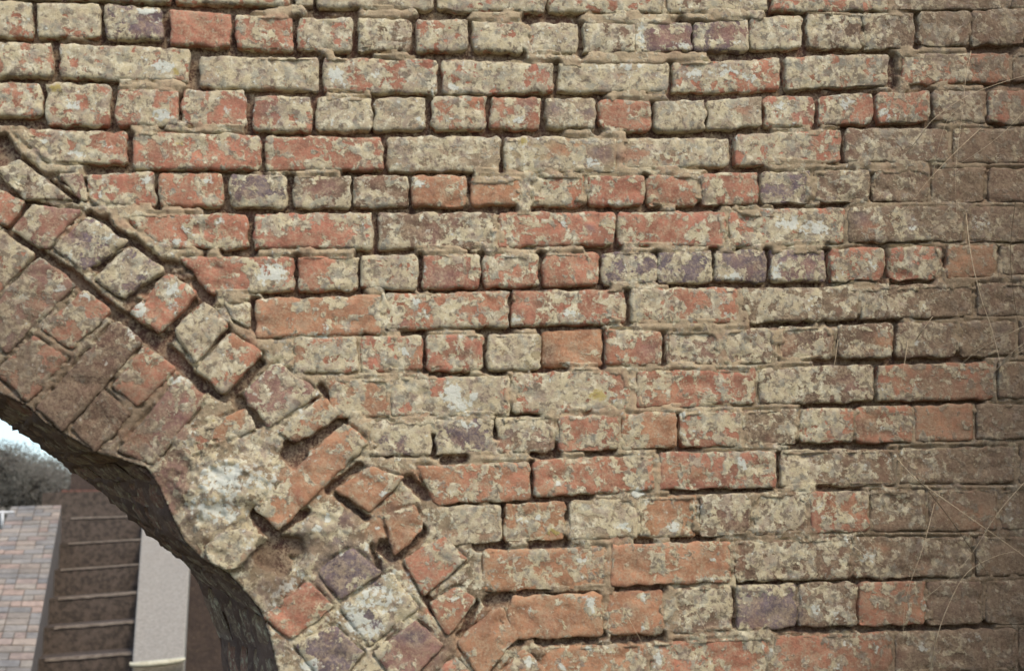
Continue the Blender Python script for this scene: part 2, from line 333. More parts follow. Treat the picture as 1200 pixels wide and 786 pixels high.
# ------------------------------------------------------------------ stains, bared patches, crusts ("x y rx ry kind strength [angle]")
BLOBS = """
235 36 32 14 r 1|305 36 24 13 r .6|165 32 18 12 p .8|172 12 12 5 w 1|184 24 6 5 w .9|150 20 12 8 c .8
190 76 14 8 w .9|205 84 6 5 y 1|110 70 40 16 c .6|88 60 10 8 w .3
66 104 10 6 y .8|88 122 9 5 w .9|116 118 6 4 w .9|196 126 14 16 r 1|148 122 8 12 r .5|190 136 12 8 w .8|250 132 32 11 r .9|264 128 9 5 w .6|282 115 10 5 w .6
318 128 14 13 m .9|70 178 20 9 r .7|130 170 14 12 r .8|48 166 5 4 w 1|126 172 5 5 w 1|92 182 12 6 w .8|115 178 10 8 r .6
215 180 40 14 r .6|282 180 22 14 r .8|208 168 8 5 y .7|190 174 14 10 b .5|225 166 10 4 y .4
350 180 20 10 r .9|400 184 18 10 r .8|330 190 8 6 r .6|380 178 8 4 c .6
478 183 10 8 p .6|508 185 14 8 b .8|560 190 12 6 d .4|540 168 20 8 c .7
662 175 20 11 o 1|704 180 16 10 p .95|694 190 8 5 w .9|614 166 6 5 y .8|640 192 30 6 c .9
745 182 18 7 r .8|790 188 12 5 r .6|812 186 8 5 r .6|770 172 20 8 c .7|835 176 14 10 c .8
320 28 18 10 r .7|312 42 10 5 c .8|380 45 8 4 p .7|430 38 10 6 c .6|512 28 9 5 r .7|534 38 6 6 r .7|790 40 22 10 m .9|800 54 10 5 w .8|860 40 22 12 m .9|865 50 10 4 w .7|826 36 10 14 c .9|776 44 18 12 m .8
325 100 16 5 r .4|396 88 10 10 w .9|420 97 8 6 r .9|437 96 10 3 r .7|462 103 12 5 r .8|440 86 6 6 w .6|530 100 8 6 w .9|548 96 8 7 r .8|500 85 14 12 c .6
600 100 14 8 c .7|618 94 8 6 r .6|640 84 5 8 m .6|605 84 12 6 c .5|724 82 8 4 r .6|740 78 18 5 w .7|700 96 30 9 c .9|806 95 9 5 r .9|815 86 10 8 w .7|850 84 14 8 w .8|880 90 10 8 w .7|836 84 7 5 w .6|870 98 14 4 r .6|899 86 5 6 r .6
470 132 16 6 p .7|490 138 7 4 w .7|530 140 14 6 r .8|518 128 8 6 r .6|524 142 6 4 w .7|588 132 12 12 r .6|615 124 16 9 m .8|608 140 10 5 w .8|630 138 6 8 r .5
652 130 12 10 p .85|688 130 10 12 p .8|672 138 10 6 w .4|725 134 18 9 r .95|742 142 14 7 r .9|716 130 8 6 r .8|740 130 5 4 w .7|870 128 7 5 r 1|820 128 6 10 p .5
912 124 14 12 w .5|942 128 10 9 m .8|920 144 10 5 w .6|1008 126 10 9 r 1|998 134 8 5 r .8|990 122 10 10 w .7|1058 118 18 8 r 1|1062 128 10 5 r .9|1082 130 8 6 r .7|1040 132 10 8 w .8|1068 136 10 4 w .6|975 118 10 8 y .3
222 222 30 17 r .9|246 210 8 5 w .7|160 221 18 15 r 1|172 212 8 7 w .9|119 228 5 4 w .9|300 224 16 14 p 1|290 218 10 8 p .8|380 222 18 13 m .95|370 226 12 8 m .8|450 224 16 8 b .7|440 222 8 6 d .6
515 226 26 13 o 1|490 214 8 6 w .8|580 230 24 10 o 1|650 216 14 9 r .7|634 230 8 8 r .7|660 228 14 8 c .7|735 224 16 12 r 1|705 222 10 7 r .7|712 236 14 4 w .5|785 220 22 14 r .95|864 220 20 12 r .95|838 220 10 14 c .7|918 222 13 9 p 1|908 212 10 6 c .7|940 222 8 10 c .8|935 214 12 6 y .3
900 234 14 4 c .7|200 268 22 13 r 1|262 268 26 14 r .95|216 270 8 7 w 1|200 283 12 4 w .9|240 280 10 8 r .8|258 258 5 4 w .7|160 254 16 5 c .9
352 284 24 6 r 1|396 276 20 9 r 1|370 270 8 10 r .7|320 262 20 10 c .8|420 284 12 8 c .9|325 275 12 8 b .6|470 260 16 10 b .8|480 272 16 12 b .8|505 276 10 14 m .8|534 262 10 8 m .5|560 270 16 14 c .8|596 275 6 14 c .6
660 265 34 16 r .7|700 262 20 16 r .9|608 270 8 10 r .7|635 275 12 12 r .7|660 262 7 5 w .8|690 268 8 4 p .7|672 282 20 4 w .4|745 266 10 16 r .7|775 268 28 13 r 1|790 256 10 8 r .9|815 276 12 10 c .9|838 260 10 14 b .6|838 280 10 6 r .8|870 270 16 14 c .6
918 260 12 7 w .9|935 262 20 10 w .7|960 268 14 8 w .8|905 278 10 10 c .7|1010 256 10 8 p .7|1022 268 12 8 r .7|1036 247 10 6 w .3|1070 265 6 8 w .6|1150 262 12 12 w .5|1160 274 6 3 w .6
240 322 20 14 r 1|280 316 18 14 r .9|318 320 20 13 w .95|335 308 10 6 r .6|362 318 12 18 r .95|382 306 8 6 r .6|400 322 18 16 c .9|405 312 6 4 r .5|450 320 14 12 d .4|438 334 8 6 c .6|520 322 22 12 m .95|540 310 12 8 m .7|516 332 8 5 m .6|555 322 6 6 c .8|606 322 8 14 r .6|575 315 8 10 c .9|598 300 8 4 w .6|670 312 26 13 r 1|655 326 12 6 r .9|690 325 6 6 c .5
722 320 14 8 p .9|752 314 9 6 p .9|735 304 24 5 c .9|740 328 24 3 c .9|812 318 14 12 p .95|790 312 12 14 c .9|816 324 12 4 w .6|868 304 26 9 p 1|890 320 10 12 p .9|860 324 14 6 w 1|865 322 10 5 c 1|930 318 14 12 m .6|912 318 8 14 w .7|950 312 12 8 m .8|985 318 12 8 w .4|1000 304 10 8 r .6|1020 312 10 10 w .5|1060 310 14 10 c .6|1098 314 8 8 r .5|1145 304 21 14 o 1|1128 310 10 8 o .8
345 378 42 12 o 1|325 384 24 10 o 1|412 370 22 14 o .9|370 365 10 6 w .4|380 384 6 6 w .9|376 393 6 4 w 1|350 358 18 5 c .6|436 366 8 16 o .9|460 372 8 16 c .9|489 356 5 4 w 1|498 366 5 4 w .9|555 360 10 10 r .8|510 370 14 8 c .7|535 376 8 6 r .6|485 378 8 6 r .6|580 365 14 12 c .7|470 380 10 4 p .5
618 360 12 14 r .7|635 354 12 8 b .7|690 368 26 10 r .85|668 366 10 8 w .9|676 372 10 4 w .7|650 370 10 5 c .6|608 376 6 6 w .9|660 350 20 6 c .4|808 358 12 7 r .8|780 352 20 14 c .7|760 366 14 10 r .4|850 360 8 12 w .4|825 370 20 5 c .3
932 360 8 6 r .5|955 356 10 12 w .5|985 365 12 8 c .6|1033 350 7 6 w .6|1075 360 14 8 w .3|760 340 16 10 c .6
380 415 30 16 c .9|349 412 7 16 o 1|470 410 14 14 r .8|488 418 8 14 o .9|474 413 8 6 w .9|455 405 12 12 c .6|522 418 16 8 r .9|560 424 14 5 o .8|548 416 8 8 d .8|515 404 14 6 c .9|590 410 14 14 c .9|585 407 6 5 r .5
680 410 26 16 o 1|645 412 8 14 b .9|662 420 12 8 o .9|760 410 18 14 m .8|722 406 10 18 c .7|830 408 12 10 m .6|795 405 12 12 c .6|872 402 20 10 c .4|925 405 8 10 r .6|960 400 14 10 c .5|1036 402 12 14 o .9|1000 415 10 4 r .5|1080 402 8 5 w .7|1090 408 10 5 w .4
415 460 26 9 o .9|432 472 24 8 o .8|400 478 10 6 c .7|470 468 8 14 c .8|490 466 18 14 c .7|516 456 10 12 r .5|530 462 14 14 w 1|545 475 12 10 w .9|557 465 10 6 w .7|580 458 10 8 r .8|580 472 14 6 c .8|640 465 20 14 c .9|680 450 24 12 c .95|700 462 14 8 y .8|722 470 12 6 w .4|728 450 6 12 r .8|745 440 8 20 c .6|776 455 20 18 o .8|776 451 4 3 w 1|762 460 8 10 c .4|815 450 18 14 r .7|832 458 10 8 w .3|870 448 20 12 b .4|850 440 10 6 r .6
950 445 20 10 c .8|970 458 30 6 c .7|1000 450 14 12 m .8|1035 455 6 8 w .5|1100 450 30 14 b .8|1045 450 10 8 r .5|1120 435 8 10 w .3
470 510 18 10 p .9|460 502 20 6 c .7|495 505 8 12 c .6|440 500 10 6 c .9|500 485 8 6 r .4|556 514 14 12 p 1|545 508 10 8 p .8|528 524 16 7 c .9|515 505 5 12 p .6|548 497 12 5 w .8|595 505 10 10 p .5|590 520 10 8 r .6|610 500 8 14 c .9|635 512 12 10 m .8|620 522 12 5 b .7|658 505 8 14 c .9|690 502 24 14 r .95|700 516 10 6 c .95|676 492 6 6 w .4|682 512 10 8 r .9|776 505 18 16 o 1|760 492 8 6 o .8|742 505 10 18 c .5|800 485 7 5 w .8|835 500 24 14 w .15|805 510 14 8 w .4|845 490 20 6 c .5|890 505 18 14 b .8|868 500 6 12 c .6
968 495 20 10 c .95|970 510 14 6 r .6|945 485 8 6 w .3|1025 498 20 12 b .9|1020 490 10 8 o .6|1038 502 10 4 w .6|1098 492 18 12 o .95|1120 508 20 5 r .7|1165 505 8 12 w .3
500 556 30 7 o 1|525 560 30 8 o .9|520 570 14 9 w .4|505 566 12 8 c .7|560 570 20 8 r .7|555 558 14 6 r .8|600 548 20 5 w .4|610 560 12 12 r .7|600 575 10 6 r .7|645 555 18 14 r .9|700 560 34 14 r .7|655 565 8 6 w .7|680 575 10 6 c .9|640 576 16 5 o .8|745 560 12 30 c .7|748 577 8 7 w 1|790 550 16 10 o .8|820 555 14 6 o .9|800 560 8 6 w .4|868 540 6 6 w 1|750 535 10 10 w .3|840 565 30 8 d .3|880 550 20 14 d .3
930 550 12 10 c .8|960 545 14 10 c .6|955 560 12 6 w .2|1010 545 14 8 w .4|1045 533 12 4 w .7|1080 532 8 6 w .5|1150 535 8 5 w .4
540 605 24 14 c .8|570 612 16 10 c .9|530 620 16 6 d .4|545 625 30 5 r .4|620 605 26 16 o .8|612 608 8 6 w .7|629 607 6 5 w .8|648 624 8 6 y 1|605 624 8 5 w .6|700 598 22 14 c .95|680 610 12 10 c .8|730 617 8 5 w .8|705 615 14 8 p .5|720 630 10 5 r .6|785 602 22 18 o 1|790 618 8 10 w .8|800 626 12 5 b .8|765 590 14 10 w .3|846 580 12 7 c 1|835 598 14 16 c .7|860 605 16 14 m .5|896 602 12 10 c .7
920 605 16 14 c .95|910 610 8 8 y .5|965 600 8 14 w .4|990 595 20 10 o .9|1000 610 14 6 c .5|1035 600 16 14 w .3|1045 592 20 12 c .4|1140 605 26 16 o .7|1120 595 12 12 b .6|1185 600 8 14 w .3
612 660 14 12 w .3|590 655 14 9 o .8|650 665 40 18 o .8|620 675 14 8 c .3|700 660 16 10 o .8|683 656 8 5 w .8|740 660 22 18 o 1|755 648 14 8 b .7|770 662 10 18 c .95|745 690 40 3 d .3|820 660 40 16 o 1|834 657 4 3 w 1|836 678 5 3 w .9|875 665 16 14 d .4|880 645 16 8 w .3|895 655 14 8 c .6
935 655 14 10 c .6|965 635 10 6 c .8|1000 630 20 5 w .4|1032 642 12 6 o .8|1018 652 10 5 w .8|1050 660 30 12 d .3|1080 668 12 5 o .5|910 640 20 10 c .6
640 722 44 20 o 1|618 712 6 5 w .9|694 708 6 8 w 1|689 700 8 4 w .7|740 716 28 22 o 1|735 717 6 4 p .9|754 734 5 4 w 1|755 697 10 4 w .6|820 700 30 10 c .6|805 720 6 10 c .9|850 705 8 14 c .9|810 730 20 6 w .3|840 735 20 8 d .4|895 715 26 12 p 1|890 696 10 6 c .7|915 692 12 6 c .6|935 716 6 16 p .8|940 702 5 5 w .6
958 710 16 8 c .5|955 712 7 6 w .8|980 715 16 14 w .3|990 725 10 6 w .6|1018 705 14 18 o .4|1065 710 18 16 o .8|1045 710 8 18 b .8|1022 712 5 14 c .5|1083 712 5 12 w .6|1050 695 14 5 r .6
675 775 40 22 o .8|690 760 8 4 w .8|658 782 4 4 w .9|712 765 4 18 w .5|770 772 8 12 w .9|760 765 14 18 c .5|735 760 10 20 o .6|830 765 60 18 r .8|620 775 8 10 w .9|880 755 10 10 c .6|905 760 16 10 w .5|940 752 30 14 r .6|892 745 40 6 c .4|1026 756 5 7 w .8|1080 758 8 6 w .8|1065 752 4 8 w .6|979 781 5 4 w .9|990 752 4 5 w .7|1138 746 10 6 w .5
30 258 20 20 r .4|66 265 26 14 r .6|75 255 14 6 y .3|40 262 8 8 w .4|46 285 14 8 m .6|98 290 20 14 p .8|115 265 16 8 w .5|128 280 14 8 w .5|80 298 10 6 w .6|125 325 10 8 c .8|150 310 20 16 c .9|150 300 8 5 p .9|178 308 10 8 p .8|165 325 8 6 c .8|130 335 10 8 c 1
190 372 16 9 r .95|177 350 12 8 r .8|222 352 12 8 r .8|200 340 10 8 w .8|165 362 10 8 w 1|205 358 8 10 w .8|240 372 14 14 w .3|250 360 10 8 c .6|215 395 14 14 c .7|222 412 10 10 m .5|282 402 14 10 o .9|290 410 10 8 r .8|258 425 20 16 c .9|262 455 10 6 r .7|250 445 14 5 r .5
0 230 14 12 r .8|15 300 14 14 r .6|10 320 10 16 c .8|5 305 10 8 w .3|25 330 14 10 c .3|50 325 16 8 m .8|60 330 12 12 c .8|72 340 8 4 w .9|45 348 18 8 r .7|75 320 14 6 r .6|28 350 12 10 w .4|20 395 14 14 p .6|50 360 10 6 r .6
112 355 14 8 r 1|80 390 18 9 r 1|100 348 6 5 w .9|60 375 14 10 c .9|90 370 8 5 c .6|115 378 14 6 c .8|35 415 16 14 c .9|50 430 14 8 w .6|60 412 12 5 r 1|14 432 10 8 r .9|22 448 12 10 r .7|10 425 12 4 c .5|62 445 10 4 c .8|18 465 10 5 c .4
130 395 20 14 d 1|155 392 8 8 w .9|122 424 8 5 w .9|93 442 10 4 w .8|102 410 10 5 m .8|100 430 22 20 d .9|70 470 20 20 d 1|188 437 22 14 r 1|162 455 16 12 r 1|175 420 10 8 c .8|150 440 14 5 c .8|200 420 8 6 r .7|178 456 8 3 d .9
214 446 18 9 w .85|218 452 14 8 c 1|188 495 9 12 c .9|200 475 18 14 m .9|230 462 10 14 r .8|205 510 14 12 m .9|163 520 12 14 r .9|150 510 14 8 r .8|185 535 14 10 c 1|127 508 5 7 c 1|110 500 14 14 d .7|178 530 8 14 c .8
240 518 22 6 r .9 -20|265 500 22 5 o .9 -15|250 492 20 4 y .5|275 488 20 4 o .8|225 505 10 12 w .5|210 522 14 14 w .4|250 560 40 24 w .3|290 575 26 20 w .35|325 560 10 8 w .8|322 552 8 6 w .8|250 605 30 14 w .4|225 595 14 10 w .6|270 585 12 12 c 1|195 560 16 20 b .8|205 575 20 8 g .5|300 548 20 12 g .5|260 620 40 10 g .4|268 648 20 12 o .7|258 640 14 10 c 1|290 636 10 16 w .5|292 630 6 16 w .6|300 627 8 5 o .9|255 655 20 12 c .8|240 640 14 10 b .4|240 505 12 4 c .8|350 480 20 16 c .7|300 475 14 10 m .7|330 455 14 14 m .6|310 470 5 14 c .9|378 478 14 10 o .8|360 500 20 8 r .5|350 485 8 8 w .6|375 462 10 4 w .5|345 435 16 10 c .6|330 495 20 10 c .7
395 520 26 20 o .9|360 560 30 24 o 1|330 600 14 14 o .9|400 508 22 10 o .8|350 545 6 14 c .5 -40|335 575 12 14 c .9|325 585 12 5 c .7|398 522 8 5 g .6|312 597 12 6 c .5|345 580 8 6 r .9
430 575 40 20 o 1|448 578 5 4 w 1|432 575 4 3 w .7|462 618 30 26 o 1|462 600 10 8 b .9|468 640 10 12 o 1|380 560 10 8 w .2|375 582 5 4 w 1|385 607 5 5 w 1.2|372 618 14 8 c 1.2|372 619 10 6 w .8|402 610 14 12 p .8|425 617 10 8 c .6|398 590 12 8 c .7|355 655 12 14 g .4|358 648 10 8 c .5|350 630 20 8 g .9|390 632 16 6 p .8|365 640 30 10 g .9|430 642 14 8 w .5|427 645 6 5 w .8|452 638 8 7 n 1.2|443 618 5 5 w .8|445 660 6 5 c 1|455 655 18 6 y .5
410 672 40 30 p 1.1|401 648 4 4 w .9|440 652 5 4 w .8|505 665 24 18 r .9|490 680 16 14 r .9|530 645 14 10 c .6|500 640 10 6 c .4|478 672 5 5 w .6|485 690 6 4 w .6|520 720 20 16 o .9|530 699 5 3 w 1.1|510 715 10 20 r .8|540 668 12 10 g .4|538 675 16 8 c .5|535 690 8 4 w .5|560 705 14 8 c .7
575 740 34 24 o 1|555 760 20 16 o 1|568 726 6 4 w .6|548 762 6 8 w .4|545 740 8 5 c .5|600 790 20 16 o .8
350 712 30 20 r 1.1|330 730 20 14 r .9|362 738 10 8 w .5|340 745 10 8 c .4|385 765 30 16 p 1|365 780 12 8 w 1|380 762 6 5 w .7|352 755 10 6 c .6|345 762 8 6 w .4|435 712 30 26 w .35|415 722 26 14 w .6|430 740 14 10 w .7|405 712 10 10 w .6|460 700 16 14 p .3|467 690 20 12 g .2|457 672 14 5 w .6|485 700 6 16 c .8|445 755 10 12 c .9|445 730 10 5 w .8|490 760 30 24 m 1|480 745 20 10 p .9|430 775 16 6 c 1 40|455 790 14 6 c .9|508 770 8 5 g .3
320 690 26 26 g .9|330 670 20 14 w .3|318 700 10 20 w .35|335 690 22 6 w .6 -40|350 670 14 8 w .5|310 660 20 20 g 1|300 680 20 20 g .8|325 640 12 10 b .7|300 610 10 20 n .6|345 525 12 14 n 1.2
622 217 12 14 c 1.2|610 232 8 8 c 1|640 240 5 6 w .4|448 362 10 30 c 1|668 365 8 8 c .3|614 45 6 18 c 1.2|751 45 5 16 w 1.1|750 50 4 10 c 1|40 190 50 12 c .6|15 205 30 10 c .7|40 225 40 8 g .3|120 240 20 6 c .8|140 265 22 8 r .3|180 290 10 8 c .8
450 700 30 22 w .62|415 728 22 12 w .9|425 700 12 24 w .7|470 690 24 14 w .45|440 735 14 10 w .8|205 562 24 26 d .9|212 535 16 12 d .6|190 590 14 22 d .8|265 560 36 26 w .8|255 600 30 16 w .8|300 560 30 20 w .6|235 590 24 16 w .5|200 560 20 22 m .8|200 600 14 24 m .6|320 700 14 26 w .5|340 686 24 8 w .8 -40|180 536 10 6 c 1
510 95 5 12 w .5|508 105 6 10 w .6
"""
def parse_blobs():
    out = []
    for t in BLOBS.replace('\n', '|').split('|'):
        t = t.split()
        if len(t) < 6: continue
        out.append((float(t[0]), float(t[1]), float(t[2]), float(t[3]), t[4], float(t[5]), float(t[6]) if len(t) > 6 else 0.0))
    return out
BL = parse_blobs()

def grime_shade_field(x, y):  # grime plus painted darkening for light falloff at the right and lower left
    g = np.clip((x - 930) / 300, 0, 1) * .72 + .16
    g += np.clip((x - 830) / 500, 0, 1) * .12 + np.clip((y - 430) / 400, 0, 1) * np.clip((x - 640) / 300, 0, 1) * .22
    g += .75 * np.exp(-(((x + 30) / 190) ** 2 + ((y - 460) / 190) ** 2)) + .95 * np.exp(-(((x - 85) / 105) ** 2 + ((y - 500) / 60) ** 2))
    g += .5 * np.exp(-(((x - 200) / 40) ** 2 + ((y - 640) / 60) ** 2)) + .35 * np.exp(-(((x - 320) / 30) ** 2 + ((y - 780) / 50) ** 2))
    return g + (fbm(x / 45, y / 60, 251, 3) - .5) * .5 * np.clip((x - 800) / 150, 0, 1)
def paint(x, y, base, cover):
    """vertex fields at photo pixels x, y. base (n,3), cover (n,)"""
    n = len(x); base = base.copy(); cov = cover.copy(); wht = .16 * np.clip(fbm(x / 40, y / 30, 5, 3) * 3 - 1, 0, 1) * np.clip((1050 - x) / 200, 0, 1); yel = np.zeros(n); grime_shade = grime_shade_field(x, y)
    # ragged lookup so that patch outlines wander
    xx = x + (fbm(x / 9, y / 9, 11, 3) - .5) * 12; yy = y + (fbm(x / 9, y / 9, 31, 3) - .5) * 10
    x0, x1, y0, y1 = x.min(), x.max(), y.min(), y.max()
    for (bx, by, rx, ry, k, s, ang) in BL:
        R = max(rx, ry) * 1.7 + 6
        if bx + R < x0 or bx - R > x1 or by + R < y0 or by - R > y1: continue
        dx = xx - bx; dy = yy - by
        if ang: c, si = math.cos(math.radians(ang)), math.sin(math.radians(ang)); dx, dy = dx * c + dy * si, -dx * si + dy * c
        d2 = (dx / rx) ** 2 + (dy / ry) ** 2
        wgt = np.exp(-np.minimum(d2, 40) ** 1.4 * .8) * min(s, 1.2)
        wgt = np.clip(wgt, 0, 1)
        if k in BASE and k != 'c':
            q_ = .95 if s >= .95 else .8; cov = cov * (1 - wgt * q_) + (.12 if s >= .95 else .28) * wgt * q_
            base = base * (1 - wgt[:, None]) + np.array(BASE[k]) * wgt[:, None]
            wht *= 1 - wgt * .8
        elif k == 'c': cov = cov * (1 - wgt) + .9 * wgt; wht *= 1 - .5 * wgt
        elif k == 'w': wht = np.maximum(wht, wgt * .75); cov = cov * (1 - wgt) + .85 * wgt
        elif k == 'y': yel = np.maximum(yel, wgt); cov = cov * (1 - wgt) + .8 * wgt
        elif k == 'g': grime_shade = np.maximum(grime_shade, wgt)
    return {'base': np.c_[base, np.ones(n)], 'crust': np.c_[np.clip(cov, 0, 1), wht, yel, np.clip(grime_shade, 0, 1)]}

# ------------------------------------------------------------------ brick builder
def brick_mesh(quad, base, cover, lift, seed, step=4.2):
    q = np.array(quad, float); q = q.mean(0) + (q - q.mean(0)) * (1 + .8 / np.abs(q - q.mean(0)).max(0))
    wpx = (np.linalg.norm(q[1] - q[0]) + np.linalg.norm(q[2] - q[3])) / 2; hpx = (np.linalg.norm(q[3] - q[0]) + np.linalg.norm(q[2] - q[1])) / 2
    nx = max(6, int(wpx / step)); ny = max(6, int(hpx / step))
    # parameter lines, denser at the arrises
    def lines(n, L):
        t = np.linspace(0, 1, n + 1)[1:-1]; e = 1.4 / L
        return np.concatenate([[0, e], t[(t > 1.8 * e) & (t < 1 - 1.8 * e)], [1 - e, 1]])
    us = lines(nx, wpx); vsn = lines(ny, hpx); nu, nv = len(us), len(vsn)
    U, Vv = np.meshgrid(us, vsn)
    ex = np.minimum(U, 1 - U) * wpx; ey = np.minimum(Vv, 1 - Vv) * hpx
    # round the corners: pull corner points in
    r = 3.0 + 3.5 * random.random() if step > 3.5 else 22
    X = (q[0, 0] * (1 - U) + q[1, 0] * U) * (1 - Vv) + (q[3, 0] * (1 - U) + q[2, 0] * U) * Vv
    Y = (q[0, 1] * (1 - U) + q[1, 1] * U) * (1 - Vv) + (q[3, 1] * (1 - U) + q[2, 1] * U) * Vv
    cx = np.clip(r - ex, 0, r); cy = np.clip(r - ey, 0, r); dd = np.hypot(cx, cy); over = np.clip(dd - r, 0, None)
    ctr = q.mean(0)
    k = over / np.maximum(np.hypot(X - ctr[0], Y - ctr[1]), 1) * 1.25
    X = X + (ctr[0] - X) * k; Y = Y + (ctr[1] - Y) * k
    # wandering, chipped arrises
    edge = np.exp(-np.minimum(ex, ey) / 5.0)
    X += (fbm(X / 11 + seed, Y / 11, 3) - .5) * 8 * edge; Y += (fbm(X / 11, Y / 11 + seed, 7) - .5) * 6.5 * edge
    e = np.minimum(ex, ey)
    prof = -4.5 * np.exp(-e / 1.0) - .5 * np.exp(-e / 3.5)
    if ctr[0] > 860 or ctr[1] > 430 and ctr[0] > 450: prof *= .6
    rel = (fbm(X / 16 + seed, Y / 16, 5) - .5) * 2.6 + (fbm(X / 5, Y / 5 + seed, 9, 3) - .5) * 2.8 + (fbm(X / 2.6, Y / 2.6 + seed, 19, 2) - .5) * 1.6
    spall = np.clip(fbm(X / 22 + seed * 3, Y / 14, 17, 3) - .60, 0, 1) * -26
    tx = (RNG.random() - .5) * 4; ty = (RNG.random() - .5) * 4
    h = lift + prof + rel + spall + (U - .5) * tx + (Vv - .5) * ty
    h[0, :] = h[-1, :] = h[:, 0] - 0 if False else h[0, :]
    P = onplane(X.ravel(), Y.ravel()); P[:, 1] -= h.ravel() / 1000
    V = P.tolist(); F = []
    idx = np.arange(nu * nv).reshape(nv, nu)
    a = idx[:-1, :-1].ravel(); b = idx[:-1, 1:].ravel(); c = idx[1:, 1:].ravel(); d = idx[1:, :-1].ravel()
    F = np.c_[a, d, c, b]
    ring = np.concatenate([idx[0, :], idx[1:, -1], idx[-1, -2::-1], idx[-2:0:-1, 0]])
    nb = len(P); m_ = len(ring)
    P2 = P[ring].copy(); P2[:, 1] = 0.045
    V = np.vstack([P, P2]); rr = np.arange(m_); r2 = (rr + 1) % m_
    S1 = np.c_[ring[rr], ring[r2], nb + r2, nb + rr]
    XX = np.concatenate([X.ravel(), X.ravel()[ring]]); YY = np.concatenate([Y.ravel(), Y.ravel()[ring]])
    F = np.vstack([F, S1])
    bcol = np.array(BASE[base]) * (0.92 + .16 * RNG.random()) * (1 + (RNG.random(3) - .5) * .07)
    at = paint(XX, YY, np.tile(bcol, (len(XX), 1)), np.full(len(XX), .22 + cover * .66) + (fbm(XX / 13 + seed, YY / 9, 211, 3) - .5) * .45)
    at['crust'][nb:, 0] *= .2
    return V, F, at

wall = empty('brick_wall', (0, 0.2, 0), 'weathered old brick wall in alternating header and stretcher courses, crusted with cream and grey lichen', 'wall')
arch = empty('brick_arch', (0.0, 0.2, 0), 'worn arch of sloping bricks at the lower left of the old wall', 'arch')
WLOC[wall.name] = (0, .2, 0); WLOC[arch.name] = (0, .2, 0)
LIFT = {}
for i, (q, c, cv, k) in enumerate(BR):
    lift = RNG.normal(0, 1.6)
    cx = sum(p[0] for p in q) / 4; cy = sum(p[1] for p in q) / 4
    if abs(cx - 672) < 6 and abs(cy - 408) < 8: lift = -9
    if k == 'arch' and (abs(cx - 390) < 70 and abs(cy - 560) < 14): lift = 6
    if k == 'arch': lift = lift * .6 + 3.2
    V, F, at = brick_mesh(q, c, cv, lift, i * 1.37)
    mesh_obj('brick', V, F, MAS, wall if k == 'wall' else arch, attrs=at)

# the pale stone left standing proud at the edge of the ring
V, F, at = brick_mesh([(233, 648), (268, 616), (312, 626), (272, 676)], 'c', .75, 24, 91.7, 3)
o_ = mesh_obj('stone', V, F, MAS, arch, attrs=at); o_['label'] = 'pale orange-stained stone standing proud at the edge of the arch'
# ------------------------------------------------------------------ bricks of the wall beyond the frame (cheap, joined)
def cheap_box(q, lift, depth=.05):
    q = np.array(q, float); c = q.mean(0); qi = c + (q - c) * (1 - 3.0 / np.maximum(np.abs(q - c), 6))
    A = onplane(q[:, 0], q[:, 1]); A[:, 1] -= (lift - 5) / 1000; Bq = onplane(qi[:, 0], qi[:, 1]); Bq[:, 1] -= lift / 1000
    C_ = A.copy(); C_[:, 1] = depth - .005
    V = np.vstack([Bq, A, C_]); F = [(0, 3, 2, 1)]
    for k in range(4):
        j = (k + 1) % 4; F.append((k, j, 4 + j, 4 + k)); F.append((4 + k, 4 + j, 8 + j, 8 + k))
    return V, F, np.vstack([qi, q, q])
def rest_of_wall():
    Vs, Fs, Xs, Bs = [], [], [], []; nV = 0
    rows = []
    for k in range(1, 12): rows.append((-k, -38 - 46 * (k - 1) - 42, -38 - 46 * (k - 1) - 4))
    tops = [(np.interp(1200, *pl(r[0])), np.interp(1200, *pl(r[1]))) for r in ROWS]
    tops_l = [(np.interp(0, *pl(r[0])), np.interp(0, *pl(r[1]))) for r in ROWS]
    for i, (t, b) in enumerate(tops): rows.append((i, t, b))
    for k in range(17): rows.append((17 + k, 788 + 50 * k, 832 + 50 * k))
    for (ri, t, b) in rows:
        head = ri % 2 == 1
        L = 63 if head else 131; pitch = L + 6
        for x0 in np.arange(-700 + (0 if head else 35), 1700, pitch):
            x1 = x0 + L; xm = (x0 + x1) / 2
            if 0 <= ri <= 16:
                if x0 < 1262 and xm > -40: continue
                if xm < 0:
                    t2, b2 = tops_l[ri]
                    if ri > 3: continue
                    if x1 > -80: continue
                else:
                    t2, b2 = t, b
                    if x0 < 1262: continue
                    if ri in (0, 10, 12, 14, 16) and x0 < 1305: continue
            else: t2, b2 = t, b
            if -60 < xm < 1250 and ri == 17 and False: continue
            xs = np.array([x0, x1, x1, x0]); ys = np.array([t2, t2, b2, b2])
            # keep off the opening and the ring
            shx = xs - 190 * .6; 
            if inside_open(xs, ys).any() or inside_open(xs - 75, ys + 95).any(): continue
            if xs.max() < 335 + 0 and ys.max() > 786: continue
            V, F, X = cheap_box(list(zip(xs + RNG.normal(0, 1, 4), ys + RNG.normal(0, 1, 4))), RNG.normal(0, 2))
            Vs.append(V); Xs.append(X); Fs += [tuple(v + nV for v in f) for f in F]; nV += len(V)
            cc = np.array(BASE[random.choice('rrbbomp')]); Bs.append(np.tile(cc, (12, 1)))
    # ring stones left of the frame
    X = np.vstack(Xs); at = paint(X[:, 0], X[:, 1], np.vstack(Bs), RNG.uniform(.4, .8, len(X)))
    o = mesh_obj('wall_beyond', np.vstack(Vs), Fs, MAS, wall, smooth=False, attrs=at); o['kind'] = 'stuff'
rest_of_wall()

